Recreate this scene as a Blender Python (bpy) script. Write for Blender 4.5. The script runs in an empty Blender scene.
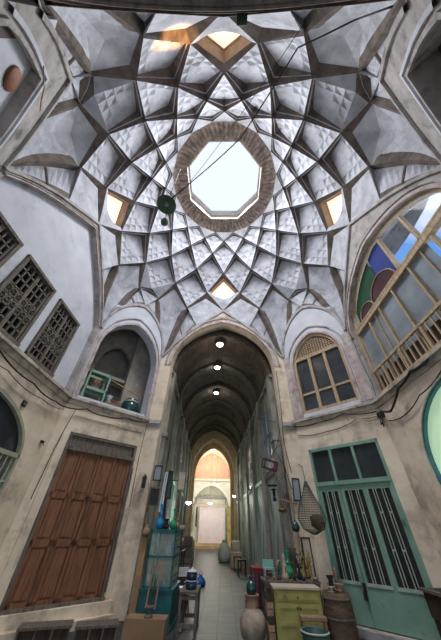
import bpy, math, random
from mathutils import Vector, Matrix
from mathutils.geometry import tessellate_polygon
random.seed(7)
SC = bpy.context.scene
COL = SC.collection
PI = math.pi
H = 1.65            # eye height; z values below are measured from it
F = -H              # floor

# ---------------------------------------------------------------- camera
cam_d = bpy.data.cameras.new('camera'); cam = bpy.data.objects.new('camera', cam_d); COL.objects.link(cam)
CP, CYAW, CROLL, CF = 0.715, -0.0264, 0.027, 239.2
fw = Vector((math.sin(CYAW)*math.cos(CP), math.cos(CYAW)*math.cos(CP), math.sin(CP)))
rt0 = Vector((math.cos(CYAW), -math.sin(CYAW), 0)); up0 = rt0.cross(fw)
rt = rt0*math.cos(CROLL)+up0*math.sin(CROLL); up = up0*math.cos(CROLL)-rt0*math.sin(CROLL)
M3 = Matrix((rt, up, -fw)).transposed()
cam.matrix_world = Matrix.Translation((0.107, -4.172, H)) @ M3.to_4x4()
cam_d.sensor_width = 36; cam_d.sensor_fit = 'AUTO'; cam_d.lens = CF/640*36
cam_d.clip_start = .02; cam_d.clip_end = 300
SC.camera = cam

# ---------------------------------------------------------------- exposure
SC.view_settings.view_transform = 'Standard'; SC.view_settings.look = 'None'
SC.view_settings.exposure = 0.0; SC.view_settings.gamma = 1.0
try: SC.view_settings.use_curve_mapping = False
except Exception: pass
SC.cycles.max_bounces = 10; SC.cycles.diffuse_bounces = 6
SC.cycles.sample_clamp_indirect = 6

# ---------------------------------------------------------------- sky: hazy white overhead, blue with clouds lower down
w = bpy.data.worlds.new('sky'); SC.world = w; w.use_nodes = True
nt = w.node_tree; nt.nodes.clear()
def N(nt, t, **k):
    n = nt.nodes.new(t)
    for a, b in k.items():
        if a in n.inputs: n.inputs[a].default_value = b
        else: setattr(n, a, b)
    return n
def ramp(nt, pts):
    r = nt.nodes.new('ShaderNodeValToRGB'); e = r.color_ramp.elements
    while len(e) < len(pts): e.new(.5)
    for i, (p, c) in enumerate(pts): e[i].position = p; e[i].color = (*c, 1) if len(c) == 3 else c
    return r
tc = N(nt, 'ShaderNodeTexCoord'); sep = N(nt, 'ShaderNodeSeparateXYZ')
nt.links.new(tc.outputs['Generated'], sep.inputs[0])
nz = N(nt, 'ShaderNodeTexNoise', Scale=3.2, Detail=6.0)
nt.links.new(tc.outputs['Generated'], nz.inputs['Vector'])
cl = ramp(nt, [(.44, (.10, .30, .75)), (.58, (.85, .9, .97))]); nt.links.new(nz.outputs['Fac'], cl.inputs[0])
zr = ramp(nt, [(.83, (0, 0, 0)), (.89, (1, 1, 1))]); nt.links.new(sep.outputs['Z'], zr.inputs[0])
mx = N(nt, 'ShaderNodeMixRGB'); mx.inputs[2].default_value = (.80, .87, .97, 1)
nt.links.new(zr.outputs[0], mx.inputs[0]); nt.links.new(cl.outputs[0], mx.inputs[1])
bg = N(nt, 'ShaderNodeBackground', Strength=1.15); out = N(nt, 'ShaderNodeOutputWorld')
nt.links.new(mx.outputs[0], bg.inputs[0]); nt.links.new(bg.outputs[0], out.inputs[0])

# ---------------------------------------------------------------- daylight at the openings, plus an added fill and spot
def area(name, loc, target, sx, sy, e, col, spread=PI):
    d = bpy.data.lights.new(name, 'AREA'); d.shape = 'RECTANGLE'; d.size = sx; d.size_y = sy
    d.energy = e; d.color = col; d.spread = spread
    o = bpy.data.objects.new(name, d); COL.objects.link(o); o.location = loc
    o.rotation_euler = (Vector(target)-Vector(loc)).to_track_quat('-Z', 'Y').to_euler(); return o
area('daylight_roof_opening', (0, 0, 13.6), (0, 0, 0), 2.4, 2.4, 640, (.96, .97, 1))
area('fill_back_arch', (0, -6.2, 2.6), (0, 0, 8.2), 3.6, 3.2, 85, (.82, .89, 1))  # added fill from behind the camera, aimed up at the dome
area('daylight_right_window', (4.9, 0, H+5.0), (0, 0, H+5.2), 3.4, 2.6, 30, (.80, .88, 1))
def point(name, loc, e, col, r=.08):
    d = bpy.data.lights.new(name, 'POINT'); d.energy = e; d.color = col; d.shadow_soft_size = r
    o = bpy.data.objects.new(name, d); COL.objects.link(o); o.location = loc; return o

def spot(name, loc, target, e, col, deg, blend):
    d = bpy.data.lights.new(name, 'SPOT'); d.energy = e; d.color = col; d.spot_size = math.radians(deg); d.spot_blend = blend; d.shadow_soft_size = .05
    o = bpy.data.objects.new(name, d); COL.objects.link(o); o.location = loc
    o.rotation_euler = (Vector(target)-Vector(loc)).to_track_quat('-Z', 'Y').to_euler(); return o
spot('sun_patch_spot', (3.3, -.6, H+6.0), (-1.22, -4.30, H+8.9), 6500, (1, .50, .16), 9.5, .7)  # added unseen spotlight inside the hall, standing in for reflected sun

# ---------------------------------------------------------------- helpers
class MB:
    def __init__(s): s.v = []; s.f = []; s.m = []; s.uv = {}; s.smooth = set()
    def add(s, vs, fs, m=0, sm=False, uvs=None):
        b = len(s.v); s.v += [tuple(x) for x in vs]
        if uvs:
            for i, u in enumerate(uvs): s.uv[b+i] = u
        for f in fs:
            if sm: s.smooth.add(len(s.f))
            s.f.append(tuple(b+i for i in f)); s.m.append(m)
    def box(s, x0, x1, y0, y1, z0, z1, m=0, T=None):
        vs = [Vector((x, y, z)) for x in (x0, x1) for y in (y0, y1) for z in (z0, z1)]
        if T is not None: vs = [T @ v for v in vs]
        s.add(vs, [(0, 1, 3, 2), (4, 6, 7, 5), (0, 4, 5, 1), (2, 3, 7, 6), (0, 2, 6, 4), (1, 5, 7, 3)], m); return s
    def bar(s, p, q, a=.04, b=None, m=0, upv=(0, 0, 1)):
        p = Vector(p); q = Vector(q); b = b or a; d = q-p; L = d.length
        if L < 1e-6: return s
        z = d/L; u = Vector(upv)
        if abs(z.dot(u)) > .95: u = Vector((0, 1, 0))
        x = u.cross(z).normalized(); y = z.cross(x)
        T = Matrix((x, y, z)).transposed().to_4x4(); T.translation = p
        return s.box(-a/2, a/2, -b/2, b/2, 0, L, m, T)
    def tube(s, pts, r=.01, n=6, m=0, cap=True):
        pts = [Vector(p) for p in pts]; rings = []; x = None
        rr = r if isinstance(r, (list, tuple)) else [r]*len(pts)
        for i, p in enumerate(pts):
            d = (pts[min(i+1, len(pts)-1)]-pts[max(i-1, 0)])
            d = d.normalized() if d.length > 1e-9 else Vector((0, 0, 1))
            if x is None: x = d.orthogonal().normalized()
            x = (x-d*x.dot(d)); x = x.normalized() if x.length > 1e-6 else d.orthogonal().normalized()
            y = d.cross(x)
            rings.append([p+(x*math.cos(2*PI*k/n)+y*math.sin(2*PI*k/n))*rr[i] for k in range(n)])
        vs = [v for r_ in rings for v in r_]; fs = []
        for i in range(len(pts)-1):
            for k in range(n):
                fs.append((i*n+k, i*n+(k+1) % n, (i+1)*n+(k+1) % n, (i+1)*n+k))
        if cap: fs += [tuple(range(n))[::-1], tuple((len(pts)-1)*n+k for k in range(n))]
        s.add(vs, fs, m, True); return s
    def lathe(s, prof, n=20, m=0, c=(0, 0, 0), T=None, sm=True, ph=0):
        vs = []; fs = []
        for r, z in prof:
            for k in range(n):
                a = 2*PI*k/n+ph; v = Vector((c[0]+max(r, .0005)*math.cos(a), c[1]+max(r, .0005)*math.sin(a), c[2]+z))
                vs.append(T @ v if T is not None else v)
        for i in range(len(prof)-1):
            for k in range(n): fs.append((i*n+k, i*n+(k+1) % n, (i+1)*n+(k+1) % n, (i+1)*n+k))
        s.add(vs, fs, m, sm); return s
    def slab(s, outer, holes, d0, d1, m=0, mr=None):
        """outline in x,z with holes, front at y=d0, back at y=d1"""
        loops = [outer]+list(holes); mr = m if mr is None else mr
        L3 = [[Vector((x, z, 0)) for x, z in l] for l in loops]; tri = tessellate_polygon(L3)
        flat = [p for l in loops for p in l]
        s.add([(x, d0, z) for x, z in flat], [tuple(t) for t in tri], m)
        s.add([(x, d1, z) for x, z in flat], [tuple(t)[::-1] for t in tri], m)
        for l in loops:
            n = len(l); s.add([(x, d0, z) for x, z in l]+[(x, d1, z) for x, z in l],
                              [(i, (i+1) % n, n+(i+1) % n, n+i) for i in range(n)], mr)
        return s
    def grid(s, rows, m=0, sm=False, uvs=None):
        n = len(rows[0]); vs = [v for r in rows for v in r]
        fs = [(i*n+j, i*n+j+1, (i+1)*n+j+1, (i+1)*n+j) for i in range(len(rows)-1) for j in range(n-1)]
        s.add(vs, fs, m, sm, [u for r in uvs for u in r] if uvs else None); return s
    def build(s, name, mats, parent=None, loc=None, rotz=0, bevel=0):
        me = bpy.data.meshes.new(name); me.from_pydata(s.v, [], s.f)
        mats = mats if isinstance(mats, (list, tuple)) else [mats]
        for x in mats: me.materials.append(x)
        me.polygons.foreach_set('material_index', [min(i, len(mats)-1) for i in s.m])
        me.polygons.foreach_set('use_smooth', [i in s.smooth for i in range(len(s.f))])
        if s.uv:
            ul = me.uv_layers.new(name='UVMap')
            for lp in me.loops: ul.data[lp.index].uv = s.uv.get(lp.vertex_index, (0, 0))
        me.validate(); me.update()
        o = bpy.data.objects.new(name, me); COL.objects.link(o)
        if parent: o.parent = parent
        if loc: o.location = (loc[0], loc[1], loc[2]+(0 if parent else H))
        o.rotation_euler.z = rotz
        if bevel:
            b = o.modifiers.new('bevel', 'BEVEL'); b.width = bevel; b.segments = 2; b.limit_method = 'ANGLE'
        return o
def tag(o, label, cat, group=None):
    o['label'] = label; o['category'] = cat
    if group: o['group'] = group
    return o
def struct(o, kind='structure'): o['kind'] = kind; return o
def empty(name, loc, rotz=0, rot=None):
    o = bpy.data.objects.new(name, None); COL.objects.link(o); o.empty_display_size = .1
    o.location = (loc[0], loc[1], loc[2]+H); o.rotation_euler = rot if rot else (0, 0, rotz); return o
def thing(name, label, cat, loc, rotz=0, group=None, rot=None): return tag(empty(name, loc, rotz, rot), label, cat, group)

# ---------------------------------------------------------------- materials
def mat(name, c1, c2=None, scale=4, rough=.8, metal=0, bump=0, bscale=None, stretch=(1, 1, 1), dirt=None, dscale=.8, dlo=.5, dhi=.7, spec=.3):
    m = bpy.data.materials.new(name); m.use_nodes = True; nt = m.node_tree; b = nt.nodes['Principled BSDF']
    b.inputs['Roughness'].default_value = rough; b.inputs['Metallic'].default_value = metal
    b.inputs['Specular IOR Level'].default_value = spec
    c2 = c2 or tuple(x*.75 for x in c1)
    tc = N(nt, 'ShaderNodeTexCoord'); mp = N(nt, 'ShaderNodeMapping'); mp.inputs['Scale'].default_value = stretch
    nt.links.new(tc.outputs['Object'], mp.inputs[0])
    nz = N(nt, 'ShaderNodeTexNoise', Scale=scale, Detail=6.0, Roughness=.62); nt.links.new(mp.outputs[0], nz.inputs['Vector'])
    r = ramp(nt, [(.36, c1), (.66, c2)]); nt.links.new(nz.outputs['Fac'], r.inputs[0]); col = r.outputs[0]
    if dirt:
        n2 = N(nt, 'ShaderNodeTexNoise', Scale=dscale, Detail=8.0, Roughness=.7); nt.links.new(mp.outputs[0], n2.inputs['Vector'])
        r2 = ramp(nt, [(dlo, (0, 0, 0)), (dhi, (1, 1, 1))]); nt.links.new(n2.outputs['Fac'], r2.inputs[0])
        x = N(nt, 'ShaderNodeMixRGB'); x.inputs[2].default_value = (*dirt, 1)
        nt.links.new(r2.outputs[0], x.inputs[0]); nt.links.new(col, x.inputs[1]); col = x.outputs[0]
    nt.links.new(col, b.inputs['Base Color'])
    if bump:
        n3 = N(nt, 'ShaderNodeTexNoise', Scale=bscale or scale*4, Detail=5.0); nt.links.new(mp.outputs[0], n3.inputs['Vector'])
        bp = N(nt, 'ShaderNodeBump', Strength=bump, Distance=.02); nt.links.new(n3.outputs['Fac'], bp.inputs['Height'])
        nt.links.new(bp.outputs[0], b.inputs['Normal'])
    return m
def brickmat(name, c1, c2, mortar, sx, sy, coord='UV', rough=.9, off=.5, msize=.02, bump=.5, noise=.35):
    m = bpy.data.materials.new(name); m.use_nodes = True; nt = m.node_tree; b = nt.nodes['Principled BSDF']
    b.inputs['Roughness'].default_value = rough; b.inputs['Specular IOR Level'].default_value = .22
    tc = N(nt, 'ShaderNodeTexCoord'); br = N(nt, 'ShaderNodeTexBrick', offset=off)
    br.inputs['Scale'].default_value = 1; br.inputs['Brick Width'].default_value = sx; br.inputs['Row Height'].default_value = sy
    br.inputs['Mortar Size'].default_value = msize; br.inputs['Color1'].default_value = (*c1, 1)
    br.inputs['Color2'].default_value = (*c2, 1); br.inputs['Mortar'].default_value = (*mortar, 1)
    nt.links.new(tc.outputs[coord], br.inputs['Vector'])
    nz = N(nt, 'ShaderNodeTexNoise', Scale=1.4, Detail=8.0, Roughness=.7); nt.links.new(tc.outputs['Object'], nz.inputs['Vector'])
    r = ramp(nt, [(.35, (1, 1, 1)), (.7, (1-noise*1.8,)*3)]); nt.links.new(nz.outputs['Fac'], r.inputs[0])
    x = N(nt, 'ShaderNodeMixRGB', blend_type='MULTIPLY'); x.inputs[0].default_value = 1
    nt.links.new(br.outputs['Color'], x.inputs[1]); nt.links.new(r.outputs[0], x.inputs[2]); nt.links.new(x.outputs[0], b.inputs['Base Color'])
    bp = N(nt, 'ShaderNodeBump', Strength=bump, Distance=.02); bp.invert = True
    nt.links.new(br.outputs['Fac'], bp.inputs['Height']); nt.links.new(bp.outputs[0], b.inputs['Normal'])
    return m
def emis(name, c, s):
    m = bpy.data.materials.new(name); m.use_nodes = True; nt = m.node_tree; b = nt.nodes['Principled BSDF']
    b.inputs['Base Color'].default_value = (*c, 1); b.inputs['Emission Color'].default_value = (*c, 1); b.inputs['Emission Strength'].default_value = s
    return m
def glassmat(name, c, alpha=.35, rough=.08):
    m = bpy.data.materials.new(name); m.use_nodes = True; nt = m.node_tree; b = nt.nodes['Principled BSDF']
    b.inputs['Base Color'].default_value = (*c, 1); b.inputs['Roughness'].default_value = rough; b.inputs['Alpha'].default_value = alpha
    b.inputs['Specular IOR Level'].default_value = .6
    return m
M = {}
M['dome'] = mat('dome_plaster', (.56, .575, .62), (.36, .365, .40), 1.8, .85, bump=.35, bscale=9, dirt=(.24, .22, .22), dscale=1.5, dlo=.52, dhi=.74)
M['fascia'] = mat('dusty_shaded_step_plaster', (.20, .165, .14), (.09, .072, .06), 3.0, .95, bump=.6, bscale=14)  # dusty brown step faces, darkened further for the shade on them
M['collar'] = mat('roof_ring_brick', (.50, .40, .33), (.20, .15, .12), 5, .95, bump=.8, bscale=12)
M['rim'] = mat('roof_opening_rim', (.75, .66, .55), (.55, .48, .42), 4, .8)
M['reveal'] = mat('sun_tinted_reveal_plaster', (.50, .36, .27), (.34, .25, .19), 4, .85)  # skylight shafts; the orange sun glow is put into the plaster colour
M['plaster'] = mat('cream_wall_plaster', (.90, .77, .60), (.70, .57, .43), 1.3, .9, bump=.35, bscale=10, dirt=(.27, .20, .15), dscale=1.1, dlo=.50, dhi=.72)
M['tymp'] = mat('pale_tympanum_plaster', (.66, .68, .73), (.54, .55, .60), 1.2, .88, bump=.2, bscale=8, dirt=(.36, .33, .32), dscale=1.1, dlo=.56, dhi=.78)
M['mould'] = mat('arch_moulding_plaster', (.50, .47, .45), (.33, .30, .28), 2.4, .9, bump=.5, bscale=14, dirt=(.17, .15, .14), dscale=2.2, dlo=.52, dhi=.66)
M['pier'] = mat('pink_flaking_pier', (.64, .55, .51), (.45, .35, .32), 3.5, .9, bump=.5, bscale=14, dirt=(.28, .19, .17), dscale=2.5, dlo=.5, dhi=.68)
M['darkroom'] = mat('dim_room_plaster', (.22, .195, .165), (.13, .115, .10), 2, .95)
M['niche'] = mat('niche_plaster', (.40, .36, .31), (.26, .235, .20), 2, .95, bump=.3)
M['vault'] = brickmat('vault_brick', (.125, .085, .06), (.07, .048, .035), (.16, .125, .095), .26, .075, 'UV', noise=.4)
M['rib'] = mat('vault_rib_brick', (.13, .095, .07), (.065, .05, .038), 5, .95, bump=.7, bscale=16)
M['ochre'] = mat('ochre_arch_plaster', (.50, .38, .22), (.34, .25, .15), 3, .9, bump=.4)
M['peach'] = mat('peach_end_wall', (.78, .52, .38), (.62, .42, .30), 2, .9)
M['white'] = mat('white_end_wall', (.80, .80, .72), (.66, .66, .60), 2, .9)
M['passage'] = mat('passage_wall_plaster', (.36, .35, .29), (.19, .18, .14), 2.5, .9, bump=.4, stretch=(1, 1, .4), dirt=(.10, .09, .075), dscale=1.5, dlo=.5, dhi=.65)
M['floor'] = brickmat('stone_paving', (.085, .095, .09), (.05, .056, .054), (.03, .03, .03), .42, .42, 'Object', rough=.5, off=0, msize=.018, bump=.35, noise=.3)
M['wooddoor'] = mat('red_brown_old_wood', (.33, .15, .08), (.17, .075, .042), 3.2, .75, bump=.5, bscale=20, stretch=(7, 7, .7), dirt=(.07, .038, .026), dscale=1.2, dlo=.52, dhi=.74)
M['woodframe'] = mat('pale_brown_window_wood', (.56, .43, .28), (.34, .24, .14), 4, .7, bump=.3, bscale=20, stretch=(5, 5, .8))
M['greywood'] = mat('grey_weathered_wood', (.22, .185, .15), (.10, .082, .066), 4, .85, bump=.5, bscale=20, stretch=(5, 5, 1))
M['darkwood'] = mat('dark_wood', (.085, .055, .038), (.04, .026, .018), 4, .7, stretch=(4, 4, 1))
M['lightwood'] = mat('honey_wood', (.50, .34, .18), (.34, .22, .11), 4, .65, stretch=(5, 5, 1))
M['greenpaint'] = mat('sea_green_paint', (.26, .42, .32), (.19, .33, .25), 2.2, .5, bump=.2, dirt=(.08, .13, .10), dscale=1.8, dlo=.55, dhi=.74)
M['palegreen'] = mat('pale_green_bars', (.50, .58, .48), (.36, .43, .35), 4, .5)
M['teal'] = mat('teal_cabinet_paint', (.022, .145, .155), (.013, .095, .105), 3, .5, dirt=(.03, .07, .07), dscale=3)
M['yellow'] = mat('mustard_green_paint', (.46, .41, .13), (.33, .29, .09), 3, .6, dirt=(.16, .13, .06), dscale=3, dlo=.55, dhi=.7)
M['darkglass'] = mat('dark_window_glass', (.020, .026, .030), (.045, .055, .06), 1.5, .12, spec=.6)
M['greyglass'] = mat('dusty_grey_glass', (.30, .345, .38), (.17, .20, .225), .9, .22, spec=.5)
M['clear'] = glassmat('clear_glass', (.75, .85, .95), .12, .03)
M['showglass'] = glassmat('showcase_glass', (.55, .75, .72), .18, .05)
M['redglass'] = mat('maroon_glass', (.09, .022, .03), (.05, .02, .02), 2, .2, spec=.5)
M['greenglass'] = mat('green_pane', (.02, .09, .045), (.02, .06, .03), 2, .2, spec=.5)
M['blueglass'] = mat('blue_pane', (.03, .06, .30), (.03, .05, .2), 2, .2, spec=.5)
M['litgreen'] = emis('lit_green_glass', (.50, .72, .48), .55)
M['clay'] = mat('clay', (.42, .27, .18), (.27, .16, .10), 6, .85, bump=.3)
M['palestone'] = mat('pale_clay', (.52, .42, .33), (.34, .26, .20), 5, .85, bump=.3, dirt=(.2, .13, .1), dscale=4)
M['cardboard'] = mat('cardboard', (.34, .22, .13), (.26, .165, .10), 3, .9)
M['tealglaze'] = mat('dark_teal_glaze', (.010, .065, .058), (.006, .04, .036), 6, .15, spec=.7)
M['greenglaze'] = mat('bright_green_glass', (.03, .34, .17), (.02, .22, .12), 5, .1, spec=.7)
M['blueglaze'] = mat('bright_blue_glaze', (.02, .28, .60), (.015, .18, .45), 5, .15, spec=.7)
M['navy'] = mat('navy_enamel', (.015, .04, .13), (.01, .025, .08), 5, .2, spec=.7)
M['enamel'] = mat('white_enamel', (.66, .68, .66), (.5, .52, .5), 5, .3)
M['brass'] = mat('dull_brass', (.40, .27, .11), (.22, .14, .06), 8, .4, metal=.7)
M['blackmetal'] = mat('blackened_metal', (.035, .033, .03), (.016, .015, .014), 6, .55)
M['greymetal'] = mat('worn_grey_metal', (.30, .31, .30), (.17, .175, .17), 6, .5, metal=.4)
M['cable'] = mat('black_cable', (.018, .017, .016), (.03, .028, .026), 6, .6)
M['wicker'] = mat('brown_hide_drum', (.20, .135, .085), (.10, .064, .042), 6, .8, bump=.6, stretch=(1, 1, 4))
M['magenta'] = mat('magenta_cloth', (.30, .035, .13), (.18, .02, .08), 4, .8)
M['red'] = mat('dark_red_paint', (.32, .04, .04), (.2, .03, .03), 4, .7)
M['blueplastic'] = mat('blue_plastic', (.02, .12, .45), (.02, .08, .3), 4, .4)
M['sack'] = mat('pale_green_sack', (.55, .60, .50), (.40, .45, .38), 3, .9)
M['cloth'] = mat('beige_cloth', (.50, .43, .33), (.36, .29, .22), 3, .9)
M['greencloth'] = mat('dark_green_cloth', (.07, .12, .07), (.045, .08, .05), 3, .9)
M['mint'] = mat('mint_paint', (.28, .47, .41), (.2, .36, .32), 4, .5)
M['bottle'] = glassmat('green_tinted_bottle', (.30, .55, .42), .75, .08)
M['orange'] = mat('orange_disc', (.30, .115, .05), (.2, .07, .03), 4, .7)
M['shutter'] = mat('grey_green_shutter', (.38, .40, .35), (.20, .21, .18), 3, .55, stretch=(1, 1, .5), dirt=(.11, .10, .08), dscale=2)
M['pinkdoor'] = mat('pale_lilac_curtain', (.74, .66, .70), (.64, .57, .62), 2, .85)
M['bulb'] = emis('cool_white_bulb', (.85, 1, .97), 14)
M['warmbulb'] = emis('warm_white_bulb', (1, .93, .82), 10)
M['pane'] = emis('sunlit_skylight_pane', (1, .86, .72), .95)
M['cream'] = mat('ivory_paint', (.62, .52, .40), (.5, .42, .32), 4, .7)
M['darkshutter'] = mat('dark_shutter', (.10, .105, .095), (.05, .052, .048), 3, .6, stretch=(1, 1, .5))
M['olive'] = mat('olive_cream_paint', (.46, .46, .33), (.33, .33, .24), 4, .6)
M['bluegreen'] = mat('blue_green_paint', (.09, .26, .30), (.06, .19, .22), 4, .5)
M['bucket'] = mat('dark_green_plastic', (.03, .07, .05), (.02, .05, .035), 4, .4)
M['ledge'] = mat('cream_ledge', (.66, .58, .47), (.44, .37, .30), 3, .9, bump=.4, dirt=(.20, .16, .13), dscale=2.2, dlo=.5, dhi=.66)
M['net'] = mat('grey_wire_mesh', (.12, .12, .11), (.07, .07, .065), 8, .7)
# ================================================================ LARGE STRUCTURE
RS, ZS = 5.1, 5.4                       # corner radius of the octagon, springing height
AH = math.radians(29.8)
APC, HWC = RS*math.cos(AH), RS*math.sin(AH)                  # the four wide sides
APD, HWD = RS*math.cos(PI/4-AH), RS*math.sin(PI/4-AH)        # the four narrow diagonal sides
ZCC, ZCD = 8.1, 7.45                    # crowns of the wall arches
WALL = {'front': (0, APC, HWC, 0), 'right': (PI/2, APC, 2.575, .04), 'back': (PI, 4.62, 2.42, 0), 'left': (-PI/2, APC, 2.575, -.04),
        'front_right': (PI/4, APD, HWD, 0), 'back_right': (3*PI/4, 4.985, 1.43, 0), 'back_left': (-3*PI/4, 4.985, 1.43, 0), 'front_left': (-PI/4, APD, HWD, 0)}
def cardinal(k): return '_' not in k
HF = [(0, 1), (.2, .835), (.4, .665), (.6, .49), (.8, .275), (.92, .12), (1, 0)]
def fourc(hw, zs, zc, n=14, cx=0, sk=0):
    """four-centred pointed arch: straight crown, round haunches"""
    h = []
    for i in range(n+1):
        f = i/n; x = 1-f**1.25 if f < 1 else 0
        for (x0, z0), (x1, z1) in zip(HF, HF[1:]):
            if x0 <= x <= x1: zz = z0+(z1-z0)*(x-x0)/(x1-x0); break
        h.append((-x*hw, zs+(zc-zs)*zz))
    return [(sk+x*(hw+sk)/hw+cx, z) for x, z in h]+[(sk-x*(hw-sk)/hw+cx, z) for x, z in h[-2::-1]]
def hood(k, n=14, e=0, dz=0):
    _, _, hw, cx = WALL[k]
    if k.startswith('back_'): return fourc(hw-e, ZS, ZCD-.1-dz, n, cx, -.28 if k == 'back_left' else .2)
    return fourc(hw-e, ZS, ZCC-dz, n, cx) if cardinal(k) else arch(hw-e, ZS, ZCD-dz, n, cx=cx)
def wloc(k): a, D = WALL[k][:2]; return (math.sin(a)*D, math.cos(a)*D, 0), -a
def onwall(o, k):
    l, r = wloc(k); o.location = (l[0], l[1], l[2]+H); o.rotation_euler.z = r; return o
def wpt(k, t, z, d=0):
    a, D = WALL[k][:2]; return Vector((math.sin(a)*(D+d)+math.cos(a)*t, math.cos(a)*(D+d)-math.sin(a)*t, z))
def arch(hw, zs, zc, n=12, c=.25, cx=0):
    """pointed arch from left springer over the crown to the right springer"""
    R = hw*(1+c); h0 = math.sqrt(R*R-(c*hw)**2); k = (zc-zs)/h0; a1 = math.acos(c*hw/R)
    Lft = []
    for i in range(n+1):
        a = a1*i/n; Lft.append((-(R*math.cos(a)-c*hw), zs+R*math.sin(a)*k))
    pts = Lft+[(-x, z) for x, z in Lft[-2::-1]]
    return [(x+cx, z) for x, z in pts]
def opening(hw, z0, zs, zc, n=12, cx=0, c=.25): return [(cx-hw, z0)]+arch(hw, zs, zc, n, c, cx)+[(cx+hw, z0)]
def rect(x0, x1, z0, z1): return [(x0, z0), (x0, z1), (x1, z1), (x1, z0)]
def outline(k, z0=F):
    _, _, hw, cx = WALL[k]; return [(cx-hw, z0)]+hood(k)+[(cx+hw, z0)]
def lower(k, z1=2.72):
    _, _, hw, cx = WALL[k]; return rect(cx-hw, cx+hw, F, z1)
def band(mb, inner, outer, d0, d1, m=0):
    """a moulding between two polylines of equal length, front at d0, back at d1"""
    n = len(inner)
    for P, Q in ((inner, outer),):
        mb.grid([[(x, d0, z) for x, z in P], [(x, d0, z) for x, z in Q]], m)
        mb.grid([[(x, d1, z) for x, z in P], [(x, d0, z) for x, z in P]], m)
        mb.grid([[(x, d0, z) for x, z in Q], [(x, d1, z) for x, z in Q]], m)

# floor
g = MB(); g.box(-8, 8, -9, 36, -.2, 0); fl = g.build('floor', M['floor']); struct(fl)

def room(name, k, t0, t1, d0, d1, z0, z1, m, ceil=True, extra=None):
    g = MB(); w_ = .08
    g.box(t0-w_, t0, d0, d1, z0, z1); g.box(t1, t1+w_, d0, d1, z0, z1); g.box(t0-w_, t1+w_, d1, d1+w_, z0-w_, z1+w_)
    g.box(t0-w_, t1+w_, d0, d1, z0-w_, z0)
    if ceil: g.box(t0-w_, t1+w_, d0, d1, z1, z1+w_)
    if extra: extra(g)
    o = g.build(name, m); return struct(onwall(o, k))

# --- front and back walls with their great arches
def ushape(k, hw, zs, zc):
    o = outline(k); return o+[(hw, F)]+arch(hw, zs, zc, 14)[::-1]+[(-hw, F)]
for k in ('front', 'back'):
    g = MB(); g.slab(ushape(k, 2.1 if k == 'front' else 2.0, 5.0, 7.3), [], 0, .5 if k == 'front' else .35)
    struct(onwall(g.build('wall_'+k, M['plaster'] if k == 'front' else M['rib']), k))
# --- left wall: recessed tympanum with three lattice windows, glazed arch below
g = MB(); g.slab(lower('left'), [opening(1.80, -.9, 1.05, 2.08, c=.02)], 0, .45); struct(onwall(g.build('wall_left', M['plaster']), 'left'))
g = MB(); g.slab(outline('left', 2.72), [[(-2.44, 2.74)]+fourc(2.42, 5.35, 7.72, 14, -.04)+[(2.40, 2.74)]], 0, .45); struct(onwall(g.build('wall_left_arch', M['mould']), 'left'))
LW = [(-2.2, -1.2), (-.95, .22), (.5, 1.65)]
g = MB(); g.slab([(-2.54, 2.7)]+fourc(2.5, 5.3, 7.82, 14, -.04)+[(2.46, 2.7)], [rect(a, b, 2.95, 4.8) for a, b in LW], .16, .4)
o = struct(onwall(g.build('wall_left_upper', M['tymp']), 'left'))
# --- right wall
g = MB(); g.slab(lower('right'), [opening(1.66, -.9, 1.0, 2.40, c=.04)], 0, .45); struct(onwall(g.build('wall_right', M['plaster']), 'right'))
g = MB(); g.slab(outline('right', 2.72), [opening(2.3, 2.85, 4.9, 6.75)], 0, .45); struct(onwall(g.build('wall_right_arch', M['mould']), 'right'))
# --- diagonal walls
NF = dict(hw=1.14, z0=2.92, zs=4.7, zc=6.25)
for k, dh, oh, m_ in (('front_left', rect(-.93, 1.13, -1.3, 1.93), opening(**NF), 'tymp'), ('front_right', rect(-1.02, 1.0, -1.52, 1.9), opening(.95, 2.98, 4.75, 5.95), 'tymp'),
                  ('back_left', None, [(-1.2, 2.9)]+fourc(1.0, 4.7, 5.95, 14, -.2, -.25)+[(.8, 2.9)], 'mould'), ('back_right', None, [(-.8, 2.9)]+fourc(1.0, 4.7, 5.95, 14, .2, .2)+[(1.2, 2.9)], 'mould')):
    g = MB(); g.slab(lower(k), [dh] if dh else [], 0, .4); struct(onwall(g.build('wall_'+k, M['plaster']), k))
    g = MB(); g.slab(outline(k, 2.72), [oh], 0, .4); struct(onwall(g.build('wall_'+k+'_upper', M[m_]), k))

# mouldings round the arches (two stepped bands each)
tn = 0
def trim(mb, k, m):
    global tn; tn += 1
    o = mb.build('trim_%d' % tn, m); struct(o); return onwall(o, k) if k else o
def off(hw, zs, zc, e, n=14): return arch(hw+e, zs, zc+e*1.1, n)
for k, hw, zs, zc, cx in (('front', 2.1, 5.0, 7.3, 0), ('back', 2.0, 5.0, 7.3, 0), ('left', 2.42, 5.35, 7.72, -.04), ('right', 2.3, 4.9, 6.75, 0)):
    e2 = WALL[k][2]-hw-.02; AF = (lambda a, b, c, n, cx: fourc(a, b, c, n, cx)) if k == 'left' else (lambda a, b, c, n, cx: arch(a, b, c, n, cx=cx))
    for q0, q1, dd in ((0, .28, -.035), (.42, .62, -.05)):
        g = MB(); band(g, AF(hw+e2*q0, zs, zc+e2*q0*1.3, 14, cx), AF(hw+e2*q1, zs, zc+e2*q1*1.3, 14, cx), dd, .02); trim(g, k, M['rib'] if k == 'back' else M['mould'] if q0 else M['pier'])
    g = MB(); band(g, hood(k, 14, .09, .12), hood(k), -.07, .02); trim(g, k, M['rib'] if k == 'back' else M['mould'])
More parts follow.
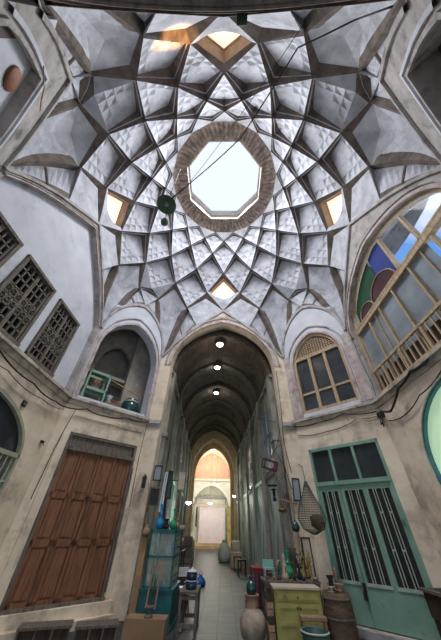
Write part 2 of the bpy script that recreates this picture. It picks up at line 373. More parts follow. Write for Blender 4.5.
for k, hw, zs, zc in (('front_left', 1.14, 4.7, 6.25), ('front_right', .95, 4.75, 5.95), ('back_left', 1.0, 4.7, 5.95), ('back_right', 1.0, 4.7, 5.95)):
    bx_ = {'back_left': -.2, 'back_right': .2}.get(k, 0)
    off = (lambda hw, zs, zc, e, n=14: fourc(hw+e, zs, zc+e*1.1, n, bx_, bx_*1.1)) if k[0] == 'b' else (lambda hw, zs, zc, e, n=14: arch(hw+e, zs, zc+e*1.1, n))
    g = MB(); band(g, [(bx_-hw, 2.9)]+off(hw, zs, zc, .0)+[(bx_+hw, 2.9)], [(bx_-hw-.08, 2.9)]+off(hw, zs, zc, .08)+[(bx_+hw+.08, 2.9)], -.04, .02)
    trim(g, k, M['pier'] if k[0] == 'f' else M['mould'])
    if k[0] == 'b':
        g = MB(); band(g, off(hw, zs, zc, .14), off(hw, zs, zc, .22), -.06, .02); trim(g, k, M['tymp'])
    g = MB(); band(g, hood(k, 14, .09, .14), hood(k), -.06, .02); trim(g, k, M['mould'])
    if k[0] == 'f':
        g = MB(); q = (WALL[k][2]-hw)*.45; band(g, off(hw+q*.9, zs+.1, zc+.3, 0), off(hw+q*1.25, zs+.1, zc+.36, 0), -.04, .02); trim(g, k, M['mould'])
    if k.startswith('front'):
        g = MB()
        for s in (-1, 1):
            g.box(*sorted((s*(hw+.12), s*(HWD-.02))), -.03, .02, 2.9, 5.3)
        trim(g, k, M['pier'])
# cornice ledge, all round except across the passage
for k in WALL:
    if k in ('front', 'back'):
        for s in (-1, 1):
            g = MB(); g.box(*sorted((s*2.1, s*(WALL[k][2]+.05))), -.10, .02, 2.66, 2.78); g.box(*sorted((s*2.1, s*(WALL[k][2]+.02))), -.05, .02, 2.56, 2.66); trim(g, k, M['mould'])
        continue
    hw = WALL[k][2]+.05; g = MB()
    g.box(-hw, hw, -.13, .02, 2.74, 2.81); g.box(-hw, hw, -.06, .02, 2.62, 2.74); trim(g, k, M['ledge'])
# shallow panel above wooden door, plinth ledges
g = MB(); o_, i_ = rect(-1.12, 1.26, 1.93, 2.44), rect(-1.0, 1.14, 1.93, 2.32)
g.box(-1.12, 1.26, -.035, .01, 2.34, 2.44); g.box(-1.12, -1.0, -.035, .01, -1.3, 2.34); g.box(1.16, 1.27, -.035, .01, -1.3, 2.34); trim(g, 'front_left', M['plaster'])
g = MB(); g.box(-HWD-.25, HWD, -.30, .01, F, -1.52); g.box(-HWD-.1, HWD, -.16, .01, F, -1.33); trim(g, 'front_left', M['plaster'])
g = MB(); g.box(-HWD, HWD, -.12, .01, F, -1.53); trim(g, 'front_right', M['mould'])
g = MB(); g.box(-HWC, HWC, -.25, .01, F, -.92); trim(g, 'left', M['plaster'])
g = MB(); g.box(-HWC, HWC, -.25, .01, F, -.92); trim(g, 'right', M['plaster'])

# rooms behind the openings
def niche_extra(g):
    a = arch(.75, 4.6, 5.9, 10, cx=.1)
    g.slab(rect(-1.5, 1.5, 2.95, 7.0), [[(-.65, 4.55)]+arch(.75, 4.65, 5.9, 10, cx=.1)+[(.85, 4.55)], rect(-.65, .85, 3.0, 4.2)], 1.45, 1.6)
    g.box(-1.4, 1.4, 1.15, 1.45, 4.28, 4.40)
    g.slab([(.55, 2.95), (.55, 6.6), (1.4, 6.6), (1.4, 2.95)], [], 1.0, 1.2)
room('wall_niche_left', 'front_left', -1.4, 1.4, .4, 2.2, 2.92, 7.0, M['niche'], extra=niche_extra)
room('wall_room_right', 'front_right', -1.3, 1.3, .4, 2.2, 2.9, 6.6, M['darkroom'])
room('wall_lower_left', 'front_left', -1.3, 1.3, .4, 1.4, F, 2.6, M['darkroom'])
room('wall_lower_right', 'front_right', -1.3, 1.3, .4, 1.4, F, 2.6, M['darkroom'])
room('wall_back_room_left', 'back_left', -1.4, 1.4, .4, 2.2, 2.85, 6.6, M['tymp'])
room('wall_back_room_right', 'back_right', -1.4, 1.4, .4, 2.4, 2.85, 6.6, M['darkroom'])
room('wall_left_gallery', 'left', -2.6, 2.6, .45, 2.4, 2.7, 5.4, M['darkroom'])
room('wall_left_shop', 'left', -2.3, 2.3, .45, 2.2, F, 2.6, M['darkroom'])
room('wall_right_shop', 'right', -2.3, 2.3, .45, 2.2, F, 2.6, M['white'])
# back approach behind the camera: side walls and low vault, open at its far end
g = MB(); g.box(-2.3, -2.12, .35, 1.6, F, 5.2); g.box(2.12, 2.3, .35, 1.6, F, 5.2)
rows = [[(x, y, z) for x, z in arch(2.2, 5.1, 7.5, 12)] for y in (.34, 1.6)]; g.grid(rows); g.grid([[(x, y, z+.1) for x, y, z in r] for r in rows])
struct(onwall(g.build('wall_back_passage', M['rib']), 'back'))

# ---------------------------------------------------------------- the ribbed dome
RK = {-1: (2.30, 11.66), 0: (2.574, 11.386), 1: (2.971, 10.80), 2: (3.599, 10.0), 3: (4.267, 9.154), 4: (4.633, 8.177)}
def P(k, j):
    r, z = RK[k]; j = (j+16) % 32-16
    if k == 4 and j % 8 == 0: r, z = (4.62 if j == -16 else APC), ZCC
    a = math.radians(11.25*j); return Vector((r*math.sin(a), r*math.cos(a), z))
dome = MB()
AXIS = Vector((0, 0, 5.5))
def outward(pts):
    n = (pts[3]-pts[0]).cross(pts[2]-pts[1]).normalized(); c = sum(pts, Vector())/4
    return n if n.dot(c-AXIS) > 0 else -n
def facets(O, R_, T, L, n, s, G=4, keep=1.0, depth=.026):
    """panel O-R-T-L: little kite facets along its outer edges, a smooth hollow towards the inner tip"""
    def B(a, b): return O*(1-a)*(1-b)+R_*a*(1-b)+L*(1-a)*b+T*a*b
    lift = .06*s
    def Q(a, b): return B(a, b)+n*(lift*16*a*b*(1-a)*(1-b))
    for i in range(G):
        for j in range(G):
            a0, a1, b0, b1 = i/G, (i+1)/G, j/G, (j+1)/G
            p = [Q(a0, b0), Q(a1, b0), Q(a1, b1), Q(a0, b1)]
            if (i == 0 or j == 0 or i+j <= 2) and i+j < G:
                c = Q(a0+.70/G, b0+.70/G)+n*(depth*s); dome.add(p+[c], [(0, 1, 4), (1, 2, 4), (2, 3, 4), (3, 0, 4)], 0)
            else: dome.add(p, [(0, 1, 2, 3)], 0)
def kite(A, L, R_, O, G=4, rel=.20, keep=1.0, slide=.13):
    pts = [A, L, R_, O]; n = outward(pts); s = min((A-O).length, 1.9)
    A1 = A+n*(rel*.5*s)+(O-A)*slide*.25; A2 = A+n*(rel*s)+(O-A)*slide
    L1 = L+(A1-L)*.03; R1 = R_+(A1-R_)*.03
    # two stepped fascias hang below the inner edges
    Lm = L+(O-L)*.02+n*.03*s; Rm = R_+(O-R_)*.02+n*.03*s
    L2 = L+(O-L)*.06+n*.045*s; R2 = R_+(O-R_)*.06+n*.045*s
    B1 = A1+(O-A)*.035; 
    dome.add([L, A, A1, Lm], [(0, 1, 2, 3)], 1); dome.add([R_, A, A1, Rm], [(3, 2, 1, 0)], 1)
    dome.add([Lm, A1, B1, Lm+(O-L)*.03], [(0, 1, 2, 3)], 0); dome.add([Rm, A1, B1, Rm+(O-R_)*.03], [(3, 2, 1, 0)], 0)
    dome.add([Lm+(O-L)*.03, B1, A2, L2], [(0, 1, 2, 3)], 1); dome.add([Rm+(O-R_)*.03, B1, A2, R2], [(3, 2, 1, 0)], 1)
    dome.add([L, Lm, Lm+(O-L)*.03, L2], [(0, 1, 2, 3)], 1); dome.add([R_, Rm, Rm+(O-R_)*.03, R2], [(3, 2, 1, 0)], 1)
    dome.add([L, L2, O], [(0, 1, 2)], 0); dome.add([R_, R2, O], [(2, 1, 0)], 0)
    facets(O, R2, A2, L2, n, s, G, keep)
sky_things = []
def skylight(j):
    A, L, R_, O = P(2, j), P(3, j-1), P(3, j+1), P(4, j)
    n = outward([A, L, R_, O]); C = (L+R_)*.5*.8+A*.2
    pa, pl, pr = A.lerp(C, .30)+n*.10, L.lerp(C, .16)+n*.05, R_.lerp(C, .16)+n*.05
    arc = []
    for i in range(1, 8):
        f = i/8; arc.append(pr.lerp(pl, f)+(O-C)*.30*math.sin(PI*f)**.8)
    dome.add([A, R_, pr, pa], [(0, 1, 2, 3)], 1); dome.add([A, L, pl, pa], [(3, 2, 1, 0)], 1)
    ring = [pr]+arc+[pl]
    dome.add([O]+[R_]+ring+[L], [(0, i, i+1) for i in range(1, len(ring)+2)], 0)
    e = (L-O).length*.18
    loop = [pa]+ring; m_ = len(loop); t = n*.42
    dome.add(loop+[p+t for p in loop], [(i, (i+1) % m_, m_+(i+1) % m_, m_+i) for i in range(m_)], 2)
    return loop, n
SKY = {}
def CR(side):
    h_ = hood(side); return wpt(side, *h_[len(h_)//2])
def AB(side, sg):
    if side == 'back_left': return wpt(side, .20+sg*.40, 8.8)
    if side == 'back_right': return wpt(side, -.20+sg*.40, 8.8)
    return wpt(side, sg*.5, 8.33)
for k in (-1, 0, 1, 2):
    par = {-1: 1, 0: 0, 1: 1, 2: 0}[k]
    for j in range(-16+par, 16, 2):
        if k == 2 and j % 8 == 0: SKY[j] = skylight(j); continue
        if k == 2 and j % 8 == 4:
            side = {4: 'front_right', 12: 'back_right', -12: 'back_left', -4: 'front_left'}[j]
            a, b = AB(side, -1), AB(side, 1); c4 = CR(side)
            m_ = (a+b)*.5; m_ = m_+(P(2, j)-m_)*.10
            # a lies towards smaller angle
            Lj, Rj = P(3, j-1), P(3, j+1)
            kite(P(2, j), Lj, Rj, m_)
            dome.add([Lj, a, m_], [(0, 1, 2)], 0); dome.add([Rj, m_, b], [(0, 1, 2)], 0)
            kite(m_, a, b, c4, G=3)
            continue
        kite(P(k, j), P(k+1, j-1), P(k+1, j+1), P(k+2, j), G={-1: 2, 0: 3, 1: 4, 2: 4}[k], rel={-1: .1, 0: .15, 1: .19, 2: .21}[k])
# pendentives down to the eight springing points
def curve_on(side, t_from, sgn, n, hw, zc):
    full = hood(side, 40); cx = full[40][0]; half = [q for q in full if (q[0]-cx)*sgn >= -1e-6]
    half.sort(key=lambda q: abs(q[0]-cx))
    return [wpt(side, *half[round(i*(len(half)-1)/n)]) for i in range(n+1)]
def strip(rib, hd, inset=.16, bars=(.35,)):
    """webbing between a straight rib and the wall arch, hollowed on the rib side"""
    n = len(rib)-1; top = []
    for i in range(n+1):
        wv = (hd[i]-rib[i]); s = wv.length
        nn = (rib[min(i+1, n)]-rib[max(i-1, 0)]).cross(wv)
        nn = nn.normalized() if nn.length > 1e-9 else Vector((0, 0, 1))
        if nn.dot(rib[i]-AXIS) < 0 and nn.dot(Vector((rib[i].x, rib[i].y, 0))) < 0: nn = -nn
        if nn.dot(Vector((rib[i].x, rib[i].y, 1.5))) < 0: nn = -nn
        top.append(rib[i]+nn*min(inset, s*.45)+wv*.06)
    dome.grid([rib, top], 1); dome.grid([top, [t_.lerp(h, .8) for t_, h in zip(top, hd)]], 0)
    dome.grid([[t_.lerp(h, .8) for t_, h in zip(top, hd)], hd], 1)
    for f in bars:
        i = int(n*f); p, q = top[i], hd[i]; r2 = top[i+1]
        d = (r2-p).normalized()*.05; c_ = Vector((p.x, p.y, 0)).normalized()*-.05
        dome.add([p, q, q+d, p+d, p+c_, q+c_, q+d+c_, p+d+c_], [(0, 1, 5, 4), (3, 2, 6, 7), (4, 5, 6, 7)], 1)
CARD = {0: 'front', 8: 'right', 16: 'back', -8: 'left'}
DIAG = {4: 'front_right', 12: 'back_right', -12: 'back_left', -4: 'front_left'}
for jc, side in CARD.items():
    for sg in (-1, 1):
        j2 = jc+2*sg; W2 = P(4, j2); Sp = wpt(side, WALL[side][3]+sg*WALL[side][2], ZS)
        hd0 = curve_on(side, 0, sg, 22, HWC, ZCC)
        oi = 9; Oarc = hd0[oi]
        A = P(3, jc+sg); crown = hd0[0]
        # the cell above the wall arch
        n = outward([A, crown, W2, Oarc]); s = 1.0
        A2 = A+n*.2+(Oarc-A)*.13; c2_ = crown+n*.02; w2_ = W2+n*.05+(Oarc-W2)*.06
        dome.add([crown, A, A2, c2_], [(0, 1, 2, 3)], 1); dome.add([W2, A, A2, w2_], [(3, 2, 1, 0)], 1)
        mid = (A2+Oarc)*.5+n*.05
        dome.add([A2, w2_, Oarc, mid, c2_], [(0, 1, 3), (1, 2, 3), (4, 0, 3)], 0); dome.add([W2, w2_, Oarc], [(0, 1, 2)], 0)
        hp = hd0[:oi+1]
        dome.add([mid]+[c2_]+hp[1:], [(0, i, i+1) for i in range(1, len(hp))], 0)
        # web from Oarc to the springing
        hs = hd0[oi:]; n_ = len(hs)-1; bow = Vector((-Sp.x, -Sp.y, 0)).normalized()
        def ribline(Wp): 
            L_ = []
            for i in range(n_+1):
                f = i/n_; L_.append(Wp.lerp(Sp, f)+Vector((Wp.x, Wp.y, 0)).normalized()*.26*math.sin(PI*f)*(1-.25*f)+Vector((0, 0, .12*math.sin(PI*f))))
            return L_
        rib = ribline(W2); strip(rib, hs, .22, (.42,))
        # long kite between the two ribs
        dj = jc+4*sg; ds = DIAG[(dj+16) % 32-16]
        tsg = -1 if ((sg > 0)) else 1
        B2 = AB(ds, tsg); C4 = CR(ds)
        rib2 = ribline(B2)
        Ak = P(3, jc+3*sg); n = outward([Ak, W2, B2, Sp]); s = 1.2
        A2 = Ak+n*.26+(Sp-Ak)*.06; wa = W2+n*.07+(Sp-W2)*.03; wb = B2+n*.07+(Sp-B2)*.03
        dome.add([W2, Ak, A2, wa], [(0, 1, 2, 3)], 1); dome.add([B2, Ak, A2, wb], [(3, 2, 1, 0)], 1)
        ra = [r_ for r_ in rib]; rb = [r_ for r_ in rib2]; ra[0] = wa; rb[0] = wb
        rows = []
        for i in range(n_+1):
            f = i/n_; q = max(0, 1-f)**.6; od = Vector((ra[i].x+rb[i].x, ra[i].y+rb[i].y, 0)).normalized()*.8+Vector((0, 0, .45)); wv = rb[i]-ra[i]
            if i: ra[i] = rib[i]+wv*.13+od*min(.17, wv.length*.30)*q; rb[i] = rib2[i]-wv*.13+od*min(.17, wv.length*.30)*q
        dome.grid([rib[1:], ra[1:]], 1); dome.grid([rib2[1:], rb[1:]], 1)
        dome.add([rib[0], ra[0], ra[1], rib[1]], [(0, 1, 2, 3)], 1); dome.add([rib2[0], rb[0], rb[1], rib2[1]], [(0, 1, 2, 3)], 1)
        for i in range(n_+1):
            f = i/n_; a_, b_ = ra[i], rb[i]; md = (a_+b_)*.5
            md = md+(Vector((md.x, md.y, 0)).normalized())*(a_-b_).length*.14
            q1, q2 = a_.lerp(md, .55), b_.lerp(md, .55)
            rows.append([a_, q1+(md-q1)*.0, md, q2, b_])
        top = rows[0]
        dome.add([A2]+top, [(0, 1, 2), (0, 2, 3), (0, 3, 4), (0, 4, 5)], 0)
        cuts = [0, 3, 5, 7]+list(range(8, n_+1))
        for q, q2 in zip(cuts[:-1], cuts[1:]):
            for w_ in range(4):
                p = [rows[q][w_], rows[q][w_+1], rows[q2][w_+1], rows[q2][w_]]
                if q < 7 and (w_ in (0, 3) or q > 3):
                    c_ = sum(p, Vector())/4; o_ = (Vector((c_.x, c_.y, 0)).normalized()*.8+Vector((0, 0, .5)))*.04*min(1, (p[0]-p[1]).length*3)
                    dome.add(p+[c_+o_], [(0, 1, 4), (1, 2, 4), (2, 3, 4), (3, 0, 4)], 0)
                else: dome.add(p, [(0, 1, 2, 3)], 0)
        # web to the diagonal wall arch
        hd = curve_on(ds, 0, tsg, n_, HWD, ZCD)
        strip(rib2, hd, .14, (.3,))
# collar of radial brick ribs around the octagonal opening, and its rim
ro, zo, ri, zi = 2.30, 11.66, 1.74, 11.80
NB = 72
def octr(a, r): 
    b = (a+PI/8) % (PI/4)-PI/8; return r*math.cos(PI/8)/math.cos(b)
for i in range(NB):
    a0, a1 = 2*PI*i/NB, 2*PI*(i+1)/NB; am = (a0+a1)/2
    def cp(a, f, dz): 
        r = octr(a, ri)*(1-f)+ro*f*(1 if f < 1 else 1.02); return Vector((r*math.sin(a), r*math.cos(a), zi*(1-f)+zo*f+.10*math.sin(PI*f)+dz))
    for f0, f1 in ((0, .3), (.3, .65), (.65, 1)):
        dome.add([cp(a0, f0, .0), cp(am, f0, -.07 if f0 > 0 else 0), cp(am, f1, -.07 if f1 < 1 else 0), cp(a0, f1, 0)], [(0, 1, 2, 3)], 3)
        dome.add([cp(am, f0, -.07 if f0 > 0 else 0), cp(a1, f0, 0), cp(a1, f1, 0), cp(am, f1, -.07 if f1 < 1 else 0)], [(0, 1, 2, 3)], 3)
def octring(r, z): return [Vector((r*math.sin(PI/8+PI/4*i), r*math.cos(PI/8+PI/4*i), z)) for i in range(9)]
RO = ri+.0
dome.grid([octring(RO, 11.80), octring(RO-.02, 12.02)], 4); dome.grid([octring(RO-.02, 12.02), octring(RO-.075, 12.02)], 4)
dome.grid([octring(RO-.075, 12.02), octring(RO-.075, 12.05)], 1); dome.grid([octring(RO-.075, 12.05), octring(RO-.02, 12.05)], 1)
dome.grid([octring(RO-.02, 12.05), octring(RO+.02, 12.75)], 4)
for j in range(-16, 16, 2):  # close the ring between collar and first kites
    dome.add([P(-1, j-1), P(-1, j+1), P(0, j)], [(0, 1, 2)], 0)
    a0 = math.radians(11.25*(j-1)); 
co = dome.build('ceiling', [M['dome'], M['fascia'], M['reveal'], M['collar'], M['rim']], loc=(0, 0, 0)); struct(co)
# unseen outer shell added over the dome to block sky light
g = MB(); n = 48
g.lathe([(6.3, 7.6), (6.0, 9.2), (5.1, 11.0), (3.6, 12.3), (2.3, 12.7), (1.85, 12.72)], n)
struct(g.build('light_block_shell', M['mould'], loc=(0, 0, 0)))
wn = 0
for j, (loop, n) in SKY.items():
    wn += 1
    g = MB(); pl = [p+n*.30 for p in loop]; c = sum(pl, Vector())/len(pl)
    m_ = len(pl); g.add(pl+[p+n*.02 for p in pl], [tuple(range(m_)), tuple(range(m_, 2*m_))[::-1]]+[(i, (i+1) % m_, m_+(i+1) % m_, m_+i) for i in range(m_)])
    o = g.build('window_%d' % wn, M['pane'], loc=(0, 0, 0)); struct(o)
    g = MB()
    for i in range(m_): g.bar(pl[i]-n*.02, pl[(i+1) % m_]-n*.02, .05)
    g.build('window_frame', M['lightwood'], o)
# ================================================================ THE PASSAGE AHEAD
PY, PROT = APC, 0.052
def ploc(x, s, z=0):
    return (x*math.cos(PROT)-s*math.sin(PROT), PY+x*math.sin(PROT)+s*math.cos(PROT), z)
def pas(mb, name, m, kind=True):
    o = mb.build(name, m, loc=(0, PY, 0), rotz=PROT)
    if kind: struct(o)
    return o
BAY = 2.7
def vaultrows(hw, zs, zc, s0, s1, nseg, n=16):
    pr = arch(hw, zs, zc, n); al = [0]
    for i in range(1, len(pr)): al.append(al[-1]+math.dist(pr[i], pr[i-1]))
    rows, uv = [], []
    for k in range(nseg+1):
        s = s0+(s1-s0)*k/nseg; rows.append([(x, s, z) for x, z in pr]); uv.append([(s, a) for a in al])
    return rows, uv
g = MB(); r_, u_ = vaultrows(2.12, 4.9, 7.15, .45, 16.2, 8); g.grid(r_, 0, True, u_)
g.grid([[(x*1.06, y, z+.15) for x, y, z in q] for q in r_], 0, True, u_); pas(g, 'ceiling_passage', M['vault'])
for sd in (-1, 1):
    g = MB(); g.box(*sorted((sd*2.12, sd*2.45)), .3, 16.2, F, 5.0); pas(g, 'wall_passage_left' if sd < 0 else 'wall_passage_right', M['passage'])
    g = MB(); 
    g.box(*sorted((sd*2.0, sd*2.13)), .45, 16.1, 4.82, 4.95); trim(g, None, M['passage']); bpy.context.view_layer.update()
def ptrim(mb, m): 
    global tn; tn += 1
    return pas(mb, 'trim_%d' % tn, m)
# fix the two string courses just made
for o in COL.objects:
    if o.name in ('trim_%d' % tn, 'trim_%d' % (tn-1)): o.location = (0, PY, H); o.rotation_euler.z = PROT
for k in range(6):
    s = .55+BAY*k
    for sd in (-1, 1):
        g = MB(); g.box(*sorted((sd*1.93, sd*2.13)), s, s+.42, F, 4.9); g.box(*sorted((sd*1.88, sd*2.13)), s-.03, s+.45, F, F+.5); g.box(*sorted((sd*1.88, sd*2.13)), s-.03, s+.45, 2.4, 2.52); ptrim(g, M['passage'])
    g = MB(); a, b = arch(1.95, 4.9, 7.0, 14), arch(2.13, 4.9, 7.18, 14)
    g.grid([[(x, s, z) for x, z in a], [(x, s+.38, z) for x, z in a]]); g.grid([[(x, s, z) for x, z in b], [(x, s, z) for x, z in a]]); g.grid([[(x, s+.38, z) for x, z in a], [(x, s+.38, z) for x, z in b]])
    ptrim(g, M['rib'])
# ochre arch closing the high vault, and the lower vault after it
g = MB(); g.slab([(-2.4, F)]+[(-2.4, 7.4), (2.4, 7.4), (2.4, F), (1.85, F)]+arch(1.85, 3.6, 6.45, 14)[::-1]+[(-1.85, F)], [], 0, .35)
for i, v in enumerate(g.v): g.v[i] = (v[0], v[1]+16.2, v[2])
pas(g, 'wall_passage_arch', M['ochre'])
g = MB(); r_, u_ = vaultrows(2.0, 3.6, 6.6, 16.5, 20.2, 3); g.grid(r_, 0, True, u_); g.box(-2.2, -2.0, 16.5, 20.2, F, 3.6); g.box(2.0, 2.2, 16.5, 20.2, F, 3.6)
pas(g, 'ceiling_low_vault', M['ochre'])
g = MB(); g.slab([(-2.2, F)]+[(-2.2, 6.9), (2.2, 6.9), (2.2, F), (1.7, F)]+arch(1.7, 3.7, 6.15, 14)[::-1]+[(-1.7, F)], [], 0, .3)
for i, v in enumerate(g.v): g.v[i] = (v[0], v[1]+18.4, v[2])
pas(g, 'wall_inner_arch', M['ochre'])
g = MB(); g.box(-2.9, -2.6, 20.2, 26.5, F, 8.4); g.box(2.6, 2.9, 20.2, 26.5, F, 8.4); g.box(-2.9, 2.9, 20.2, 26.5, 8.0, 8.3)
g.box(-2.9, -2.0, 20.2, 20.4, F, 8.0); g.box(2.0, 2.9, 20.2, 20.4, F, 8.0); g.box(-2.2, 2.2, 20.2, 20.4, 6.5, 8.0); pas(g, 'wall_end_hall', M['white'])
g = MB(); g.slab(rect(-2.7, 2.7, 4.2, 8.1), [arch(2.3, 4.5, 7.2, 12)], 26.0, 26.2); g.box(-2.7, 2.7, 26.6, 26.75, F, 8.1)
pas(g, 'wall_end_upper', M['peach'])
g = MB(); g.slab(rect(-2.6, 2.6, F, 4.25), [opening(2.05, F+.3, 1.6, 3.75), ], 25.6, 26.5); g.box(-2.6, 2.6, 25.5, 26.5, 4.2, 4.4); g.box(-2.3, 2.3, 26.3, 26.5, F, 4.2)
pas(g, 'wall_end', M['white'])
g = MB(); g.box(-2.6, 2.6, 24.6, 25.6, F, F+.25); g.box(-2.6, 2.6, 25.2, 25.6, F, F+.42); ptrim(g, M['ochre'])
# doorway at the far end: header beam, posts, lilac sheet
r_ = empty('door_1', ploc(0, 25.5, 0), PROT); struct(r_)
g = MB(); g.box(-1.75, 1.75, -.1, .05, 2.45, 2.62); g.box(-1.75, -1.6, -.1, .05, 1.8, 2.5); g.box(1.6, 1.75, -.1, .05, F+.4, 2.5); g.build('door_frame', M['greymetal'], r_)
g = MB(); g.box(-1.2, 1.65, -.06, -.02, F+.42, 1.75); g.build('door_leaf', M['pinkdoor'], r_)
g = MB(); g.box(-1.75, 1.75, -.12, -.0, 1.75, 2.0); g.build('door_lintel', M['cream'], r_)
g = MB(); g.box(1.85, 2.45, -.12, -.0, F+.42, 1.8); g.build('side_panel', M['yellow'], r_)
g = MB(); g.box(-1.62, -1.45, -.12, -.0, F+1.7, 1.7); g.build('dark_strip', M['blackmetal'], r_)

# roller shutters and shop fronts in the bays
dn = 1
for k in range(6):
    s0 = .55+BAY*k+.5; s1 = s0+BAY-.6
    for sd in (-1, 1):
        if sd < 0 and k == 0: continue
        dn += 1; r_ = empty('door_%d' % dn, ploc(sd*2.08, (s0+s1)/2), PROT); struct(r_); L = (s1-s0)/2
        g = MB(); n_ = 16
        for i in range(n_):
            y0 = -L+2*L*i/n_; g.box(*sorted((sd*-.05, sd*.03)), y0, y0+L/n_*1.2, F, 1.5)
        g.box(*sorted((0, sd*.03)), -L, L, F, 1.5); g.build('shutter', M['shutter'] if sd > 0 else M['darkshutter'], r_)
        g = MB(); g.box(*sorted((sd*-.09, sd*.03)), -L-.04, L+.04, 1.5, 1.66); g.box(*sorted((sd*-.07, sd*.03)), -L-.04, -L+.03, F, 1.5); g.box(*sorted((sd*-.07, sd*.03)), L-.03, L+.04, F, 1.5); g.build('door_frame', M['greenpaint'] if k % 2 else M['greywood'], r_)
        g = MB(); g.box(*sorted((sd*-.03, sd*.03)), -L+.15, L-.15, 1.75, 3.9)
        for q in range(3): g.box(*sorted((sd*-.06, sd*.03)), -L+.15+q*(L-.17), -L+.22+q*(L-.17), 1.75, 3.9)
        g.box(*sorted((sd*-.06, sd*.03)), -L+.15, L-.15, 2.9, 2.98)
        g.build('fanlight', M['passage'] if k % 2 else M['greyglass'], r_)

# ================================================================ WINDOWS AND DOORS OF THE HALL
def wroot(name, k, t=0, d=0, z=0):
    l = wpt(k, t, z, d); o = bpy.data.objects.new(name, None); COL.objects.link(o); o.empty_display_size = .1
    o.location = (l.x, l.y, l.z+H); o.rotation_euler.z = -WALL[k][0]; return struct(o)
def archgrid(x0, x1, zf, g, d0, d1, w=.04, nx=3, zs=()):
    pass
# left lattice windows
for (a, b) in LW:
    wn += 1; r_ = wroot('window_%d' % wn, 'left', 0, .16)
    g = MB(); z0, z1 = 2.95, 4.8; fw_ = .08
    g.box(a, a+fw_, -.06, .12, z0, z1); g.box(b-fw_, b, -.06, .12, z0, z1); g.box(a, b, -.07, .12, z1-fw_, z1); g.box(a, b, -.09, .12, z0, z0+fw_); g.build('window_frame', M['greywood'], r_)
    for q in range(2):
        x0 = a+fw_+q*(b-a-2*fw_)/2; x1 = x0+(b-a-2*fw_)/2; g = MB(); s_ = .045
        g.box(x0, x0+s_, -.01, .05, z0+fw_, z1-fw_); g.box(x1-s_, x1, -.01, .05, z0+fw_, z1-fw_)
        nz_ = 7; nx_ = 2
        for i in range(nz_+1):
            z = z0+fw_+(z1-z0-2*fw_)*i/nz_; g.box(x0, x1, .0, .045, z-.02, z+.02)
        for i in range(1, nx_+1):
            x = x0+(x1-x0)*i/(nx_+1); g.box(x-.016, x+.016, .0, .045, z0+fw_, z1-fw_)
        for i in (2, 3):   # carved boards in the middle rows
            za, zb = z0+fw_+(z1-z0-2*fw_)*i/nz_, z0+fw_+(z1-z0-2*fw_)*(i+1)/nz_
            g.box(x0+s_, x1-s_, .02, .035, za, zb)
            for u_ in range(3):
                xc = x0+(x1-x0)*(u_+.5)/3; g.lathe([(.0, -.0), (.06, .01), (.075, .03), (.05, .035)], 10, T=Matrix.Translation((xc, .02, (za+zb)/2)) @ Matrix.Rotation(PI/2, 4, 'X'))
        g.build('lattice_leaf', M['greywood'], r_)
# left lower arched window
wn += 1; r_ = wroot('window_%d' % wn, 'left', 0, .065)
g = MB(); o1, o2 = opening(1.74, -.9, 1.05, 2.02, c=.02), opening(1.80, -.9, 1.05, 2.08, c=.02); band(g, o1, o2, -.06, .06); g.box(-1.78, 1.78, -.06, .06, 1.06, 1.14); g.box(-1.78, 1.78, -.06, .06, -.9, -.8); g.box(-.04, .04, -.05, .05, -.8, 1.08); g.build('window_frame', M['olive'], r_)
g = MB(); g.add([(x, .03, z) for x, z in opening(1.76, 1.1, 1.12, 2.04, c=.02)], [tuple(range(len(opening(1.76, 1.1, 1.12, 2.04, c=.02))))]); g.build('pane', M['darkglass'], r_)
g = MB()
for i in range(-10, 11): g.bar((i*.165, -.03, -.85), (i*.165, -.03, 1.08), .024)
g.box(-1.75, 1.75, -.04, -.02, .62, .65); g.box(-1.75, 1.75, -.04, -.02, -.25, -.22); g.build('grille', M['palegreen'], r_)
# right upper arched window with balustrade
wn += 1; r_ = wroot('window_%d' % wn, 'right', 0, .16)
g = MB(); o1, o2 = opening(2.22, 2.9, 4.9, 6.66), opening(2.3, 2.85, 4.9, 6.75); band(g, o1, o2, -.05, .08)
g.box(-2.25, 2.25, -.07, .08, 4.92, 5.04); g.box(-2.25, 2.25, -.03, .08, 5.12, 5.17)
XM = (-1.50, -.88, -.19, .56, 1.40)
for x in XM: g.box(x-.028, x+.028, -.05, .07, 2.9, 4.95)
for x in (-1.18, 1.0): g.box(x-.014, x+.014, -.02, .04, 3.5, 4.95)
for x in (.35, 1.2):
    g.box(x-.035, x+.035, -.04, .07, 5.15, arch(2.2, 4.9, 6.6, 24)[0][1]+ (1.28 if abs(x) > 1 else 1.66)); 
g.build('window_frame', M['woodframe'], r_)
g = MB(); g.box(-2.2, 1.2, .03, .04, 3.4, 4.95); g.build('lower_pane', M['greyglass'], r_)
g = MB(); g.box(1.28, 2.2, .03, .04, 3.4, 4.95); g.build('clear_pane', M['clear'], r_)
def arcpoly(x0, x1, y):
    full = arch(2.22, 4.9, 6.6, 40); top = [q for q in full if x0 <= q[0] <= x1]
    return [(x0, y, 5.1)]+[(q[0], y, q[1]) for q in top]+[(x1, y, 5.1)]
for nm, (x0, x1), m_ in (('fanlight_clear', (0.3, 2.2), 'clear'),):
    q = arcpoly(x0, x1, .03); g = MB(); g.add(q, [tuple(range(len(q)))]); g.build('fanlight_pane', M[m_], r_)
